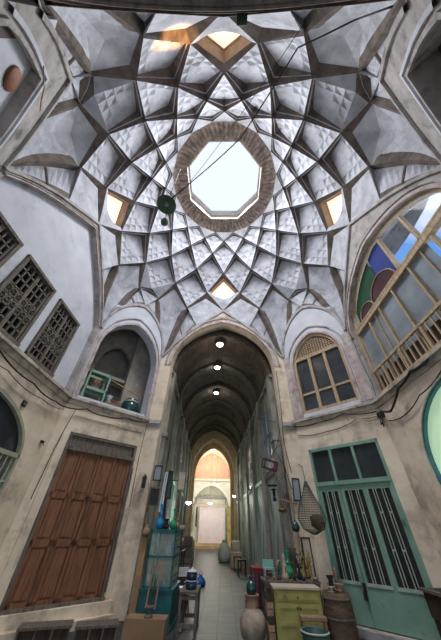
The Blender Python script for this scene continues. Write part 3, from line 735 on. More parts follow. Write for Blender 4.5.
# coloured roundels of the fanlight
def disc(g, cx, cz, rx, rz, y, a0=0, a1=2*PI, n=20):
    v = [(cx, y, cz)]+[(cx+rx*math.cos(a0+(a1-a0)*i/n), y, cz+rz*math.sin(a0+(a1-a0)*i/n)) for i in range(n+1)]
    g.add(v, [(0, i, i+1) for i in range(1, n+1)])
for cx, cz, r, m_ in ((-1.40, 5.12, .42, 'redglass'), (-.42, 5.12, .62, 'redglass')):
    g = MB(); disc(g, cx, cz, r, r, .015, 0, PI); g.build('coloured_pane', M[m_], r_)
    g = MB(); g.tube([(cx+r*math.cos(a*PI/12), .0, cz+r*math.sin(a*PI/12)) for a in range(13)], .018, 5); g.build('pane_rim', M['woodframe'], r_)
q = arcpoly(-1.95, -.45, .035); g = MB(); g.add(q, [tuple(range(len(q)))]); g.build('coloured_pane', M['greenglass'], r_)
q = arcpoly(-.45, .3, .035); g = MB(); g.add(q, [tuple(range(len(q)))]); g.build('coloured_pane', M['blueglass'], r_)
rail = MB(); rail.box(-2.25, 2.25, -.14, -.08, 3.50, 3.57); rail.box(-2.25, 2.25, -.15, -.02, 2.86, 2.94)
for x in (-1.68, -.86, -.0, .8, 1.6): rail.box(x-.03, x+.03, -.14, -.08, 2.9, 3.52)
rail.build('balustrade_rail', M['woodframe'], r_)
for i in range(25):
    x = -2.2+i*.18; g = MB(); g.box(x-.018, x+.018, -.125, -.095, 2.94, 3.5); g.build('baluster', M['woodframe'], r_)
g = MB(); g.box(-2.2, 2.2, .0, .03, 2.94, 3.4); g.build('lower_panel', M['darkwood'], r_)
# right lower arch with sea green frame and lit green glass
wn += 1; r_ = wroot('window_%d' % wn, 'right', 0, .085)
g = MB(); o1, o2 = opening(1.62, -.9, 1.0, 2.35, c=.04), opening(1.66, -.9, 1.0, 2.40, c=.04); band(g, o1, o2, -.05, .06)
g.box(-1.63, 1.63, -.08, .06, .78, .88); g.box(-1.6, 1.6, -.06, .06, -.9, -.8)
for x in (-.75, 0, .75): g.box(x-.03, x+.03, -.06, .06, -.8, .6)
g.build('window_frame', M['bluegreen'], r_)
q = opening(1.63, .85, 1.0, 2.37, c=.04); g = MB(); g.add([(x, .03, z) for x, z in q], [tuple(range(len(q)))]); g.build('pane', M['litgreen'], r_)
g = MB(); g.box(-1.62, 1.62, .02, .03, -.85, .82); g.build('lower_pane', M['litgreen'], r_)
# front right window: three tall lights under a lattice head
wn += 1; r_ = wroot('window_%d' % wn, 'front_right', 0, .1)
g = MB(); o1, o2 = opening(.86, 3.0, 4.75, 5.84), opening(.95, 2.98, 4.75, 5.95); band(g, o1, o2, -.06, .08)
g.box(-.9, .9, -.06, .08, 4.98, 5.10); g.box(-.9, .9, -.08, .08, 2.98, 3.08)
for x in (-.30, .30): g.box(x-.055, x+.055, -.05, .07, 3.0, 5.05)
for x in (-.60, 0, .60): g.box(x-.24, x+.24, -.03, .05, 3.62, 3.69)
g.build('window_frame', M['woodframe'], r_)
for x in (-.6, 0, .6): g = MB(); g.box(x-.26, x+.26, .02, .03, 3.05, 5.0); g.build('pane', M['darkglass'], r_)
g = MB(); full = arch(.87, 4.75, 5.85, 30)
def top_at(x, pr): return min(pr, key=lambda q: abs(q[0]-x))[1]
for i in range(-8, 9):
    x = i*.1; zt = top_at(x, full); g.box(x-.014, x+.014, -.01, .03, 5.08, max(zt, 5.1))
for i in range(8):
    z = 5.16+i*.09; xs = [q[0] for q in full if q[1] >= z]
    if xs: g.box(min(xs), max(xs), -.01, .03, z-.013, z+.013)
g.build('lattice_head', M['woodframe'], r_)
q = opening(.86, 5.05, 5.06, 5.8); g = MB(); g.add([(x, .05, z) for x, z in q], [tuple(range(len(q)))]); g.build('head_backing', M['darkwood'], r_)
# ochre brick edging round the window (painted pattern on the pier)
# front left: the large folding wooden door
dn += 1; r_ = wroot('door_%d' % dn, 'front_left', .10, .06)
g = MB(); w0, w1, zb, zt = -1.03, 1.03, -1.3, 1.5
g.box(w0, w0+.07, -.07, .12, zb, 1.93); g.box(w1-.07, w1, -.07, .12, zb, 1.93); g.box(w0, w1, -.08, .12, zt, zt+.09); g.box(w0, w1, -.05, .12, 1.86, 1.95); g.box(w0-.02, w1+.02, -.12, .12, zb-.06, zb+.02); g.build('door_frame', M['greywood'], r_)
g = MB()
for i in range(3): g.box(w0+.08+i*.63, w0+.70+i*.63, .0, .03, zt+.1, 1.86)
for i in range(1, 3): g.box(w0+.05+i*.63, w0+.11+i*.63, -.02, .03, zt+.1, 1.86)
g.build('transom_board', M['greywood'], r_)
lw = (w1-w0-.14)/4
for i in range(4):
    x0 = w0+.07+i*lw+.006; x1 = x0+lw-.012; g = MB(); d_ = -.01+(.012 if i % 2 else 0)
    g.box(x0, x1, d_+.015, d_+.05, zb+.02, zt)
    st = .075; g.box(x0, x0+st, d_-.02, d_+.03, zb+.02, zt); g.box(x1-st, x1, d_-.02, d_+.03, zb+.02, zt)
    zz = [zb+.02, -.34, .53, zt]
    for z in zz: g.box(x0, x1, d_-.02, d_+.03, max(z-.06, zb+.02), min(z+.06, zt))
    for a_, b_ in zip(zz[:-1], zz[1:]):
        g.box(x0+st+.035, x1-st-.035, d_-.004, d_+.03, a_+.1, b_-.1)
    g.build('door_leaf', M['wooddoor'], r_)
g = MB(); g.box(-.05, .05, -.06, -.02, .50, .54); g.tube([(0, -.06, .52), (.03, -.07, .46), (0, -.07, .43), (-.03, -.07, .46), (0, -.06, .52)], .008); g.box(-.04, .04, -.055, -.02, -.36, -.33); g.build('hasp', M['blackmetal'], r_)
g = MB(); g.box(w1-.02, w1+.01, -.1, -.05, -1.2, 1.3); g.build('edge_strip', M['greywood'], r_)
# front right: sea green iron door with grilles
dn += 1; r_ = wroot('door_%d' % dn, 'front_right', 0, .06)
g = MB(); g.box(-1.02, -.95, -.07, .1, -1.52, 1.9); g.box(.93, 1.0, -.07, .1, -1.52, 1.9); g.box(-1.02, 1.0, -.07, .1, 1.82, 1.9); g.box(-1.02, 1.0, -.08, .1, .95, 1.04)
for x in (-.37, .29): g.box(x-.035, x+.035, -.06, .08, 1.0, 1.85)
g.build('door_frame', M['greenpaint'], r_)
for a_, b_ in ((-.95, -.4), (-.34, .26), (.32, .93)): g = MB(); g.box(a_, b_, .0, .02, 1.04, 1.82); g.build('transom_pane', M['darkglass'], r_)
def grille_leaf(x0, x1, cols):
    g = MB(); z0, z1, zg0, zg1 = -1.5, .95, -.86, .82
    xs = [x0]+[c_ for ab in cols for c_ in ab]+[x1]
    g.box(x0, x1, -.03, .02, z0, zg0); g.box(x0, x1, -.03, .02, zg1, z1)
    for i in range(0, len(xs), 2): g.box(xs[i], xs[i+1], -.035, .02, zg0, zg1)
    lf = g.build('door_leaf', M['greenpaint'], r_)
    for a_, b_ in cols:
        g = MB(); g.box(a_, b_, .01, .02, zg0, zg1); g.build('grille_backing', M['blackmetal'], lf)
        g = MB(); wd = b_-a_
        for f in (.24, .36, .64, .76): g.box(a_+wd*f-.009, a_+wd*f+.009, -.035, -.015, zg0, zg1)
        for z in (-.3, .35):
            for f in (.30, .70): g.lathe([(.0, -.01), (.022, 0), (0, .01)], 8, T=Matrix.Translation((a_+wd*f, -.03, z)) @ Matrix.Rotation(PI/2, 4, 'X'))
        g.box(a_-.02, b_+.02, -.05, -.02, zg0-.05, zg0); g.build('grille_bars', M['palegreen'], lf)
    g = MB()
    for z in (-.4, .5): g.lathe([(.018, -.06), (.018, .06)], 8, c=(x0 if x0 < -.5 else x1, -.04, z))
    g.build('hinge', M['greenpaint'], lf)
grille_leaf(-.95, -.345, [(-.885, -.43)])
grille_leaf(-.335, .93, [(-.25, .23), (.36, .86)])
g = MB(); g.box(-.37, -.31, -.07, -.03, -1.0, -.86); g.box(-.39, -.33, -.10, -.05, -1.12, -1.0); g.tube([(-.38, -.07, -1.0), (-.36, -.08, -.95), (-.34, -.07, -1.0)], .008); g.build('padlock', M['blackmetal'], r_)
g = MB(); g.tube([(-.37, -.05, .04), (-.37, -.10, .02), (-.24, -.10, -.01)], .012); g.build('door_handle', M['greymetal'], r_)
# back left recess: round clay disc and a dark timber door
dn += 1; r_ = wroot('door_%d' % dn, 'back_left', -1.15, .10)
g = MB(); g.box(-.4, .22, 0, .08, 2.95, 5.6); g.build('door_leaf', M['darkwood'], r_)
g = MB(); g.box(-.3, -.16, -.02, .0, 3.0, 5.5); g.build('door_stripe', M['orange'], r_)
struct(r_)
g = MB(); g.slab(rect(-1.2, 1.2, 2.9, 6.4), [], .13, .19); struct(onwall(g.build('wall_back_recess', M['tymp']), 'back_left'))
# ---- lamps of the passage
def lamp(name, label, x, s, z, e, col, m_, drop=.25, r=.09):
    l = ploc(x, s, z); t = thing(name, label, 'lamp', l)
    g = MB(); g.lathe([(.0, .06), (r*1.3, .05), (r*1.5, .0), (r*1.3, -.005)], 14); g.build('lamp_shade', M['enamel'], t)
    g = MB(); g.lathe([(r*1.25, 0), (r*1.1, -.05), (r*.6, -.085), (0, -.1)], 14); g.build('bulb', m_, t)
    g = MB(); g.tube([(0, 0, .05), (0, 0, .05+drop)], .008); g.build('cord', M['cable'], t)
    point(name+'_light', (l[0], l[1], l[2]+H-.22), e, col, .1); return t
lamp('ceiling_lamp', 'round pale pink lamp nearest the hall under the brick vault', -.10, 1.0, 6.75, 14, (1, .85, .75), M['warmbulb'], .12, .13)
lamp('ceiling_lamp', 'round white lamp second from the hall under the brick vault', -.14, 3.35, 6.82, 14, (.95, 1, .95), M['bulb'], .12, .12)
lamp('ceiling_lamp', 'white lamp hanging on a cord third from the hall under the vault', -.10, 6.9, 6.9, 22, (.95, 1, .95), M['bulb'], .15, .12)
lamp('hanging_bulb', 'glaring cool white bulb hanging at the left side of the passage', -1.22, 5.2, .86, 80, (.80, 1, .95), M['bulb'], 5.72, .10)
lamp('hanging_bulb', 'white bulb in front of the lilac sheet at the far end', -.1, 22.5, 1.9, 170, (1, .97, .9), M['bulb'], 6.05, .16)
lamp('ceiling_lamp', 'bright lamp high in the peach end hall beyond the ochre arch', .0, 23.4, 7.0, 420, (1, .88, .76), M['warmbulb'], .96, .22)
lamp('hanging_bulb', 'small bulb on a wire by the right shutters of the passage', 1.25, 9.5, 1.5, 60, (.9, 1, .9), M['bulb'], 5.1, .07)
lamp('hanging_bulb', 'small bulb deep in the passage before the ochre arch', .3, 14.2, 2.6, 100, (.95, 1, .88), M['bulb'], 4.4, .09)
# ================================================================ THINGS
def lathe_obj(name, prof, m, parent=None, loc=None, n=18):
    g = MB(); g.lathe(prof, n); return g.build(name, m, parent, loc)
def simple(mb, name, m, label, cat, loc, rotz=0, group=None, rot=None):
    o = mb.build(name, m, loc=loc, rotz=rotz)
    if rot: o.rotation_euler = rot
    return tag(o, label, cat, group)

# ---- teal glazed display cabinet by the left pier
CX, CY, CW, CD, CT = -1.34, 4.2, .62, 1.15, 1.57
t = thing('display_cabinet', 'tall teal glazed display cabinet by the left side of the passage mouth', 'cabinet', (CX, CY, F))
x0, x1, y0, y1 = -CW/2, CW/2, -CD/2, CD/2
g = MB(); g.box(x0-.05, x1+.05, y0-.03, y1, .02, .60); g.box(x0-.07, x1+.07, y0-.05, y1, 0, .06); g.box(x0-.07, x1+.07, y0-.05, y1, .58, .62); g.build('cabinet_base', M['teal'], t)
g = MB(); p_ = .035
for x in (x0, x1-p_):
    for y in (y0, y1-p_): g.box(x, x+p_, y, y+p_, .6, CT)
g.box(x0, x1, y0, y0+p_, CT-.05, CT); g.box(x0, x1, y0, y0+p_, .6, .65); g.box(x0, x1, y0, y0+p_, 1.10, 1.13)
for x in (x0, x1-p_): g.box(x, x+p_, y0, y1, CT-.05, CT); g.box(x, x+p_, y0, y1, 1.10, 1.13); g.box(x, x+p_, y0, y1, .6, .65)
for z in (.78, .94, 1.26, 1.40): g.box(x1-.02, x1, y0, y1, z-.008, z+.008)
g.build('cabinet_frame', M['teal'], t)
g = MB(); g.box(x0+.01, x1-.01, y0+.01, y0+.016, .62, CT-.03); g.build('front_glass', M['showglass'], t)
g = MB(); g.box(x1-.016, x1-.01, y0+.02, y1-.02, .62, CT-.03); g.build('side_glass', M['showglass'], t)
g = MB(); g.box(x0+.02, x1-.02, y0+.03, y1-.02, 1.095, 1.115); g.build('shelf', M['cream'], t)
g = MB(); g.box(x0, x1, y0, y1, CT, CT+.025); g.build('cabinet_top', M['teal'], t)
g = MB(); g.box(x0+.01, x1-.01, y1-.03, y1-.01, .6, CT-.03); g.build('back_panel', M['cream'], t)
rnd = random.Random(3)
BM = [('green_tinted', 'bottle'), ('clay', 'clay'), ('enamel', 'enamel'), ('brass', 'brass')]
def bottle(name, h, r, m): 
    g = MB(); g.lathe([(0, 0), (r, .0), (r, h*.55), (r*.4, h*.72), (r*.32, h), (0, h)], 12); return g.build(name, m)
k = 0
cols = [('green', 'bottle'), ('white', 'enamel'), ('brown', 'clay'), ('teal', 'tealglaze'), ('brass', 'brass')]
where = ['at the front left', 'left of centre', 'in the middle', 'right of centre', 'at the front right']
for row, (z, hh) in enumerate(((1.118, .26), (.625, .30))):
    for i in range(5):
        cn, cm = cols[(i*2+row) % 5]; x = CX+x0+.08+i*.115; y = CY+y0+.12+.05*(i % 2)
        o = bottle('glass_bottle' if cn == 'green' else 'bottle', hh*(1-.08*(i % 3)), .036, M[cm]); o.location = (x, y, z)
        tag(o, '%s bottle on the %s of the teal cabinet, %s' % (cn, 'glass shelf' if row == 0 else 'bottom board', where[i]), 'bottle', 'bottles in the teal cabinet')
for i in range(4):
    o = bottle('bottle', .24, .045, M[('enamel', 'bottle', 'brass', 'enamel')[i]]); o.location = (CX+.16, CY-.28+.22*i, 1.118)
    tag(o, '%s behind the side glass of the teal cabinet, %s from its front' % (('squat white bottle', 'squat green bottle', 'squat brass bottle', 'squat pale bottle')[i], ('first', 'second', 'third', 'fourth')[i]), 'bottle', 'bottles in the teal cabinet')
# on top of the cabinet
zt = F+CT+.027
def vase(name, label, cat, x, y, z, h, r, m, neck=.3, sub=None):
    t = thing(name, label, cat, (x, y, z))
    g = MB(); g.lathe([(0, 0), (r*.5, 0), (r*.75, h*.04), (r, h*.18), (r*.92, h*.32), (r*neck, h*.46), (r*neck*.8, h*.75), (r*neck*1.5, h*.97), (r*neck*1.5, h), (0, h)], 18); g.build('body', m, t)
    g = MB(); g.lathe([(r*neck*1.1, h*.54), (r*neck*1.7, h*.57), (r*neck*1.1, h*.60)], 14); g.build('neck_ring', sub or m, t); return t
vase('blue_vase', 'bright blue round vase with a tall neck on top of the teal cabinet', 'vase', -1.52, 3.85, zt, .50, .105, M['blueglaze'])
vase('green_vase', 'pale green glass flask on the right front of the teal cabinet', 'vase', -1.16, 3.80, zt, .40, .10, M['greenglaze'], .25)
vase('small_urn', 'small dark patterned urn between the blue and green vases', 'vase', -1.34, 3.82, zt, .20, .075, M['blackmetal'], .6)
vase('jug', 'small tan jug at the back right on the teal cabinet', 'jug', -1.14, 4.35, zt, .34, .07, M['clay'], .5)
vase('tall_flask', 'tall slim pale flask at the back of the teal cabinet', 'vase', -1.42, 4.3, zt, .62, .06, M['palegreen'], .4)
vase('tall_flask', 'tall slim dark flask at the back corner beside the pier', 'vase', -1.56, 4.5, zt, .70, .05, M['blackmetal'], .5)
# clay gourd hanging beside the cabinet
t = thing('clay_gourd', 'round reddish clay gourd hung left of the blue vase', 'pot', (-1.86, 3.96, -.22))
g = MB(); g.lathe([(0, 0), (.06, .01), (.095, .08), (.08, .16), (.025, .21), (.035, .25), (0, .25)], 16); g.build('body', M['clay'], t)
g = MB(); g.tube([(0, 0, .24), (-.06, .1, .7), (-.30, .47, 1.2)], .006); g.build('string', M['cable'], t)
# boards leaning at the pier
for i, (x, y, h, w_, m_, lb) in enumerate(((-1.88, 3.95, 1.42, .14, 'lightwood', 'pale honey coloured board leaning at the pier left of the teal cabinet'),
                                     (-1.80, 3.72, .78, .12, 'clay', 'short reddish board leaning low beside the teal cabinet'))):
    g = MB(); g.box(-w_/2, w_/2, -.02, .02, 0, h); g.box(-w_/2+.02, w_/2-.02, -.026, -.02, .05, h-.05); simple(g, 'leaning_board', M[m_], lb, 'board', (x, y, F+.01), 0, None, (-.06, 0, 0))
# small wooden rack hung on the cabinet front
t = thing('wooden_rack', 'small reddish wooden frame rack propped against the front of the teal cabinet', 'rack', (-1.40, 3.50, -1.30), rot=(-.10, .05, 0))
for s in (-1, 1): g = MB(); g.box(s*.095-.015, s*.095+.015, -.014, .014, 0, .66); g.build('rail', M['clay'], t)
for z in (.03, .63): g = MB(); g.box(-.11, .11, -.012, .012, z-.02, z+.02); g.build('crossbar', M['clay'], t)
g = MB(); g.tube([(-.02, 0, .05), (-.02, 0, .6)], .012); g.build('rod', M['brass'], t)
# cardboard box and little stool on it
t = thing('cardboard_box', 'closed cardboard box on the floor before the teal cabinet', 'box', (-1.36, 3.10, F))
g = MB(); g.box(-.39, .39, -.16, .20, 0, .31); g.build('box_body', M['cardboard'], t, bevel=.004)
for s in (-1, 1): g = MB(); g.box(-.39, .39, *sorted((.02+s*.18, .02+s*.004)), .311, .317); g.build('flap', M['cardboard'], t)
t = thing('wooden_spool', 'small dark turned wooden stand on top of the cardboard box', 'stand', (-1.32, 3.05, F+.318))
g = MB(); g.lathe([(0, 0), (.085, 0), (.08, .03), (.03, .05), (.028, .10), (.075, .125), (.08, .14), (0, .14)], 14); g.build('spool_body', M['greywood'], t)
# bench with enamel pots
t = thing('low_bench', 'narrow grey wooden bench beside the teal cabinet with blue pots on it', 'bench', (-.62, 3.95, F))
g = MB(); g.box(-.20, .20, -.44, .44, .56, .60); g.build('bench_top', M['greywood'], t)
for sx in (-1, 1):
    for sy in (-1, 1): g = MB(); g.box(sx*.17-.025, sx*.17+.025, sy*.40-.025, sy*.40+.025, 0, .56); g.build('leg', M['greywood'], t)
g = MB()
for z in (.10, .48): g.box(-.17, .17, -.42, -.38, z, z+.06); g.box(-.17, .17, .38, .42, z, z+.06)
for s in (-1, 1): g.box(s*.17-.012, s*.17+.012, -.4, .4, .48, .55)
g.build('stretcher', M['greywood'], t)
for i, (z, lb) in enumerate(((F+.602, 'navy enamel pot with white rim at the bottom of the pair on the bench'), (F+.745, 'navy enamel pot with a lid stacked on the other on the bench'))):
    t = thing('enamel_pot', lb, 'pot', (-.60, 3.80, z), 0, 'blue pots on the bench')
    r = .125-.008*i
    g = MB(); g.lathe([(0, 0), (r*.9, 0), (r, .03), (r, .135), (r-.01, .135), (r-.01, .02), (0, .02)], 20); g.build('pot_body', M['navy'], t)
    g = MB(); g.lathe([(r, .125), (r+.012, .132), (r, .140)], 20); g.build('rim', M['enamel'], t)
    for s in (-1, 1): g = MB(); g.tube([(s*r, -.03, .10), (s*(r+.035), -.02, .11), (s*(r+.035), .02, .11), (s*r, .03, .10)], .006); g.build('handle', M['enamel'], t)
    if i: g = MB(); g.lathe([(r, .136), (r*.6, .165), (.02, .18), (.02, .20), (0, .205)], 18); g.build('lid', M['enamel'], t)
# lantern and frames on the left pier
t = thing('wall_lantern', 'small black lantern fixed to the plaster left of the passage', 'lantern', (-2.27, APC-.07, .84))
g = MB(); g.box(-.05, .05, -.05, .05, 0, .03); g.box(-.055, .055, -.055, .055, .24, .27); g.lathe([(.06, .27), (.02, .33), (0, .35)], 8)
for a in (-.045, .045):
    for b in (-.045, .045): g.box(a-.006, a+.006, b-.006, b+.006, .03, .24)
g.box(-.02, .02, .03, .07, .10, .2); g.build('lantern_cage', M['blackmetal'], t)
g = MB(); g.box(-.035, .035, -.035, .035, .03, .24); g.build('lantern_glass', M['darkglass'], t)
def frame(label, x, y, z, w_, h, m1, m2, rot=(0, 0, 0), cat='picture frame', name='picture_frame'):
    t = thing(name, label, cat, (x, y, z), rot=rot)
    g = MB(); b = .03
    g.box(-w_/2, w_/2, -.02, .02, 0, b); g.box(-w_/2, w_/2, -.02, .02, h-b, h); g.box(-w_/2, -w_/2+b, -.02, .02, b, h-b); g.box(w_/2-b, w_/2, -.02, .02, b, h-b); g.build('frame', M[m1], t)
    g = MB(); g.box(-w_/2+b*.8, w_/2-b*.8, -.006, .012, b*.8, h-b*.8); g.build('picture', M[m2], t); return t
frame('dark framed panel hung on the pier above the clay gourd', -1.90, 4.40, .42, .30, .44, 'greywood', 'blackmetal', (0, 0, .15))
frame('grey framed panel hung high above the teal cabinet', -1.90, 4.36, 1.02, .24, .40, 'blackmetal', 'greyglass', (0, 0, .1))
frame('long narrow pale mirror hung beside the dark framed panel', -1.67, 4.42, .30, .09, .95, 'enamel', 'greyglass', (0, .03, .1), 'mirror', 'mirror')
frame('slim dark framed strip hung over the cabinet back', -1.60, 4.9, .62, .16, .75, 'blackmetal', 'darkglass', (0, 0, .5))
sg = frame('cream rectangular sign board projecting from the left passage wall', -1.42, 6.2, 1.0, .22, .52, 'cream', 'cream', (0, 0, .1), 'sign', 'sign_board')
g = MB(); g.bar((-.75, .0, .26), (-.1, 0, .26), .02); g.build('bracket', M['blackmetal'], sg)
frame('tall greenish framed panel fixed along the left passage wall', -1.86, 6.35, -.2, .35, 1.5, 'greenpaint', 'greyglass', (0, 0, 1.2))
for i, (x, y) in enumerate(((-1.72, 5.2), (-1.60, 5.0), (-1.66, 5.8))):
    t = thing('fishing_pole' if 0 else 'long_stick', ('long pale stick leaning at the left pier', 'long dark stick leaning beside the pale one', 'thin grey stick leaning further into the passage')[i], 'stick', (x, y, F))
    g = MB(); g.tube([(0, 0, 0), (-.12, .05, 2.7)], .022); g.build('shaft', M[('enamel', 'blackmetal', 'greymetal')[i]], t)
    g = MB(); g.tube([(-.12, .05, 2.7), (-.13, .05, 2.85)], .032); g.build('tip', M['greywood'], t)
# tables with goods further along the left
def table(label, x, y, w_, d, h, m_='darkwood', rz=PROT, name='wooden_table'):
    t = thing(name, label, 'table', (x, y, F), rz)
    g = MB(); g.box(-w_/2, w_/2, -d/2, d/2, h-.035, h); g.build('table_top', M[m_], t)
    for sx in (-1, 1):
        for sy in (-1, 1): g = MB(); g.box(sx*(w_/2-.04)-.025, sx*(w_/2-.04)+.025, sy*(d/2-.04)-.025, sy*(d/2-.04)+.025, 0, h-.035); g.build('leg', M[m_], t)
    g = MB(); g.box(-w_/2+.03, w_/2-.03, -d/2+.02, -d/2+.045, h-.12, h-.035); g.build('apron', M[m_], t); return t
table('dark wooden table piled with cloth rolls along the left passage wall', -1.50, 7.3, .55, 1.3, 1.05)
for i, (dx, y, z, m_, lb) in enumerate(((0, 6.85, 0, 'greencloth', 'dark green cloth roll lowest on the dark table'), (.02, 6.82, .15, 'cloth', 'beige cloth roll in the middle of the pile on the table'), (-.03, 6.86, .30, 'greencloth', 'green cloth roll above the beige one on the table'), (.03, 6.8, .45, 'cloth', 'beige cloth bundle topmost on the table pile'), (0, 7.4, .0, 'magenta', 'magenta cloth roll behind the green rolls on the table'))):
    t = thing('cloth_roll', lb, 'cloth', (-1.50+dx, y, F+1.055+z*1.09), PROT, 'cloth rolls on the table')
    g = MB(); r = .075; g.tube([(-.25, 0, r), (-.1, .01, r+.006), (.1, -.01, r), (.25, 0, r)], r, 12); g.build('roll', M[m_], t)
    g = MB(); g.tube([(-.02, 0, r), (.01, 0, r)], r+.004, 12); g.build('tie', M['cable'], t)
def crate(label, x, y, w_, d, h, m1, m2, z=F, rz=PROT, name='crate', cat='crate'):
    t = thing(name, label, cat, (x, y, z), rz)
    g = MB(); n_ = max(2, int(h/.11))
    for i in range(n_):
        a = h*i/n_+.01; b = h*(i+1)/n_-.012
        g.box(-w_/2, w_/2, -d/2, -d/2+.015, a, b); g.box(-w_/2, w_/2, d/2-.015, d/2, a, b); g.box(-w_/2, -w_/2+.015, -d/2, d/2, a, b); g.box(w_/2-.015, w_/2, -d/2, d/2, a, b)
    g.box(-w_/2, w_/2, -d/2, d/2, 0, .015); g.build('slats', M[m1], t)
    for sx in (-1, 1):
        for sy in (-1, 1): g = MB(); g.box(sx*(w_/2)-.02, sx*(w_/2)+.02, sy*(d/2)-.02, sy*(d/2)+.02, 0, h); g.build('corner_post', M[m2], t)
    g = MB(); g.box(-w_/2+.015, w_/2-.015, -d/2+.015, d/2-.015, .02, h*.85); g.build('contents', M['blackmetal'], t); return t
crate('black crate with magenta edges standing low behind the blue pots', -1.12, 6.0, .5, .5, .62, 'darkwood', 'magenta')
crate('dark crate beside the cloth table further down the passage', -1.30, 8.6, .5, .5, .75, 'greywood', 'darkwood')
t = thing('plastic_bag', 'small blue plastic bag on the paving left of the passage', 'bag', (-.72, 8.9, F))
g = MB(); g.lathe([(0, 0), (.17, .01), (.20, .1), (.15, .2), (.05, .26), (.08, .32), (0, .32)], 12); g.build('bag_body', M['blueplastic'], t)
g = MB(); g.tube([(-.05, 0, .28), (-.03, 0, .40), (.03, 0, .40), (.05, 0, .28)], .008); g.build('handle', M['blueplastic'], t)
t = thing('folding_chair', 'grey folding chair behind the bench in the passage', 'chair', (-1.12, 6.75+.55*0-.0, F), .3)
t.location.y = 5.25; t.location.x = -.95
for s in (-1, 1):
    g = MB(); g.tube([(s*.16, -.18, 0), (s*.16, .16, .8)], .012); g.build('leg', M['greymetal'], t)
    g = MB(); g.tube([(s*.14, .18, 0), (s*.14, -.14, .42)], .012); g.build('leg', M['greymetal'], t)
g = MB(); g.box(-.17, .17, -.17, .13, .42, .45); g.build('seat', M['enamel'], t)
g = MB(); g.box(-.16, .16, .13, .16, .62, .80); g.build('backrest', M['enamel'], t)

# ---- right side: clay jar with demijohn
t = thing('storage_jar', 'big pale clay storage jar with a collar at the right of the paving', 'jar', (.71, 3.35, F))
g = MB(); g.lathe([(0, 0), (.15, 0), (.22, .06), (.255, .18), (.25, .30), (.20, .39), (.135, .43), (.135, .44), (0, .44)], 26); g.build('belly', M['palestone'], t)
g = MB(); g.lathe([(.135, .43), (.14, .50), (.128, .58), (.15, .60), (.155, .62), (.12, .62), (.10, .60), (.0, .60)], 24); g.build('collar', M['clay'], t)
t = thing('demijohn', 'dark teal glazed bottle standing in the mouth of the clay jar', 'bottle', (.71, 3.35, F+.605))
g = MB(); g.lathe([(0, 0), (.08, 0), (.105, .05), (.105, .12), (.07, .19), (.03, .215), (.03, .25), (0, .25)], 20); g.build('body', M['tealglaze'], t)
g = MB(); g.lathe([(.035, .235), (.045, .25), (.04, .275), (0, .28)], 12); g.build('stopper', M['blackmetal'], t)
# yellow cabinet
t = thing('yellow_cabinet', 'mustard yellow wooden cupboard with panelled doors right of the paving', 'cupboard', (1.60, 3.27, F))
w_, d, h = .92, .42, .77
g = MB(); g.box(-w_/2, w_/2, -d/2+.02, d/2, 0, h-.03); g.build('cupboard_body', M['yellow'], t)
g = MB(); g.box(-w_/2-.02, w_/2+.02, -d/2-.02, d/2+.02, h-.03, h); g.build('cupboard_top', M['cream'], t)
g = MB(); g.box(-w_/2+.03, w_/2-.03, -d/2, -d/2+.02, h-.20, h-.05); g.box(-w_/2+.07, w_/2-.07, -d/2-.008, -d/2, h-.17, h-.08)
dr = g.build('drawer', M['yellow'], t); g = MB(); g.lathe([(0, -.03), (.014, -.02), (.012, 0)], 8, c=(0, -d/2-.01, h-.125)); g.build('knob', M['blackmetal'], dr)
for s in (-1, 1):
    g = MB(); xa, xb = sorted((s*.006, s*(w_/2-.03))); g.box(xa, xb, -d/2+.004, -d/2+.02, .04, h-.22)
    for q in ((xa, xa+.06, .04, h-.22), (xb-.06, xb, .04, h-.22), (xa+.06, xb-.06, .04, .10), (xa+.06, xb-.06, h-.28, h-.22), (xa+.06, xb-.06, .27, .32)): g.box(q[0], q[1], -d/2-.008, -d/2+.006, q[2], q[3])
    lf = g.build('cupboard_door', M['yellow'], t)
    g = MB(); g.box(s*.03-.012, s*.03+.012, -d/2-.03, -d/2-.006, h-.30, h-.26); g.build('door_catch', M['blackmetal'], lf)
# table of bric-a-brac behind the yellow cabinet
table('low grey table crowded with brassware behind the yellow cupboard', 1.62, 3.82, 1.25, .55, .80, 'greywood', 0)
TZ = F+.802
vase('green_vase', 'bright emerald glass vase at the back of the brassware table', 'vase', 1.66, 3.95, TZ, .46, .105, M['greenglaze'], .4)
t = thing('statuette', 'pale pointed statuette with a red stripe in front of the emerald vase', 'statuette', (1.52, 3.72, TZ))
g = MB(); g.lathe([(0, 0), (.08, 0), (.075, .06), (.05, .12), (.045, .24), (.03, .32), (.035, .36), (.01, .43), (0, .44)], 14); g.build('figure', M['cloth'], t)
g = MB(); g.box(.0, .02, -.056, -.04, .05, .22); g.build('stripe', M['red'], t)
t = thing('mint_stool', 'small mint green stool standing on the left end of the brassware table', 'stool', (1.18, 3.86, TZ))
g = MB(); g.box(-.13, .13, -.10, .10, .14, .17); g.build('seat', M['mint'], t)
for sx in (-1, 1):
    for sy in (-1, 1): g = MB(); g.box(sx*.10-.015, sx*.10+.015, sy*.08-.015, sy*.08+.015, 0, .14); g.build('leg', M['mint'], t)
g = MB(); g.box(-.13, .13, .08, .10, .17, .30); g.build('backrest', M['mint'], t)
rnd = random.Random(11)
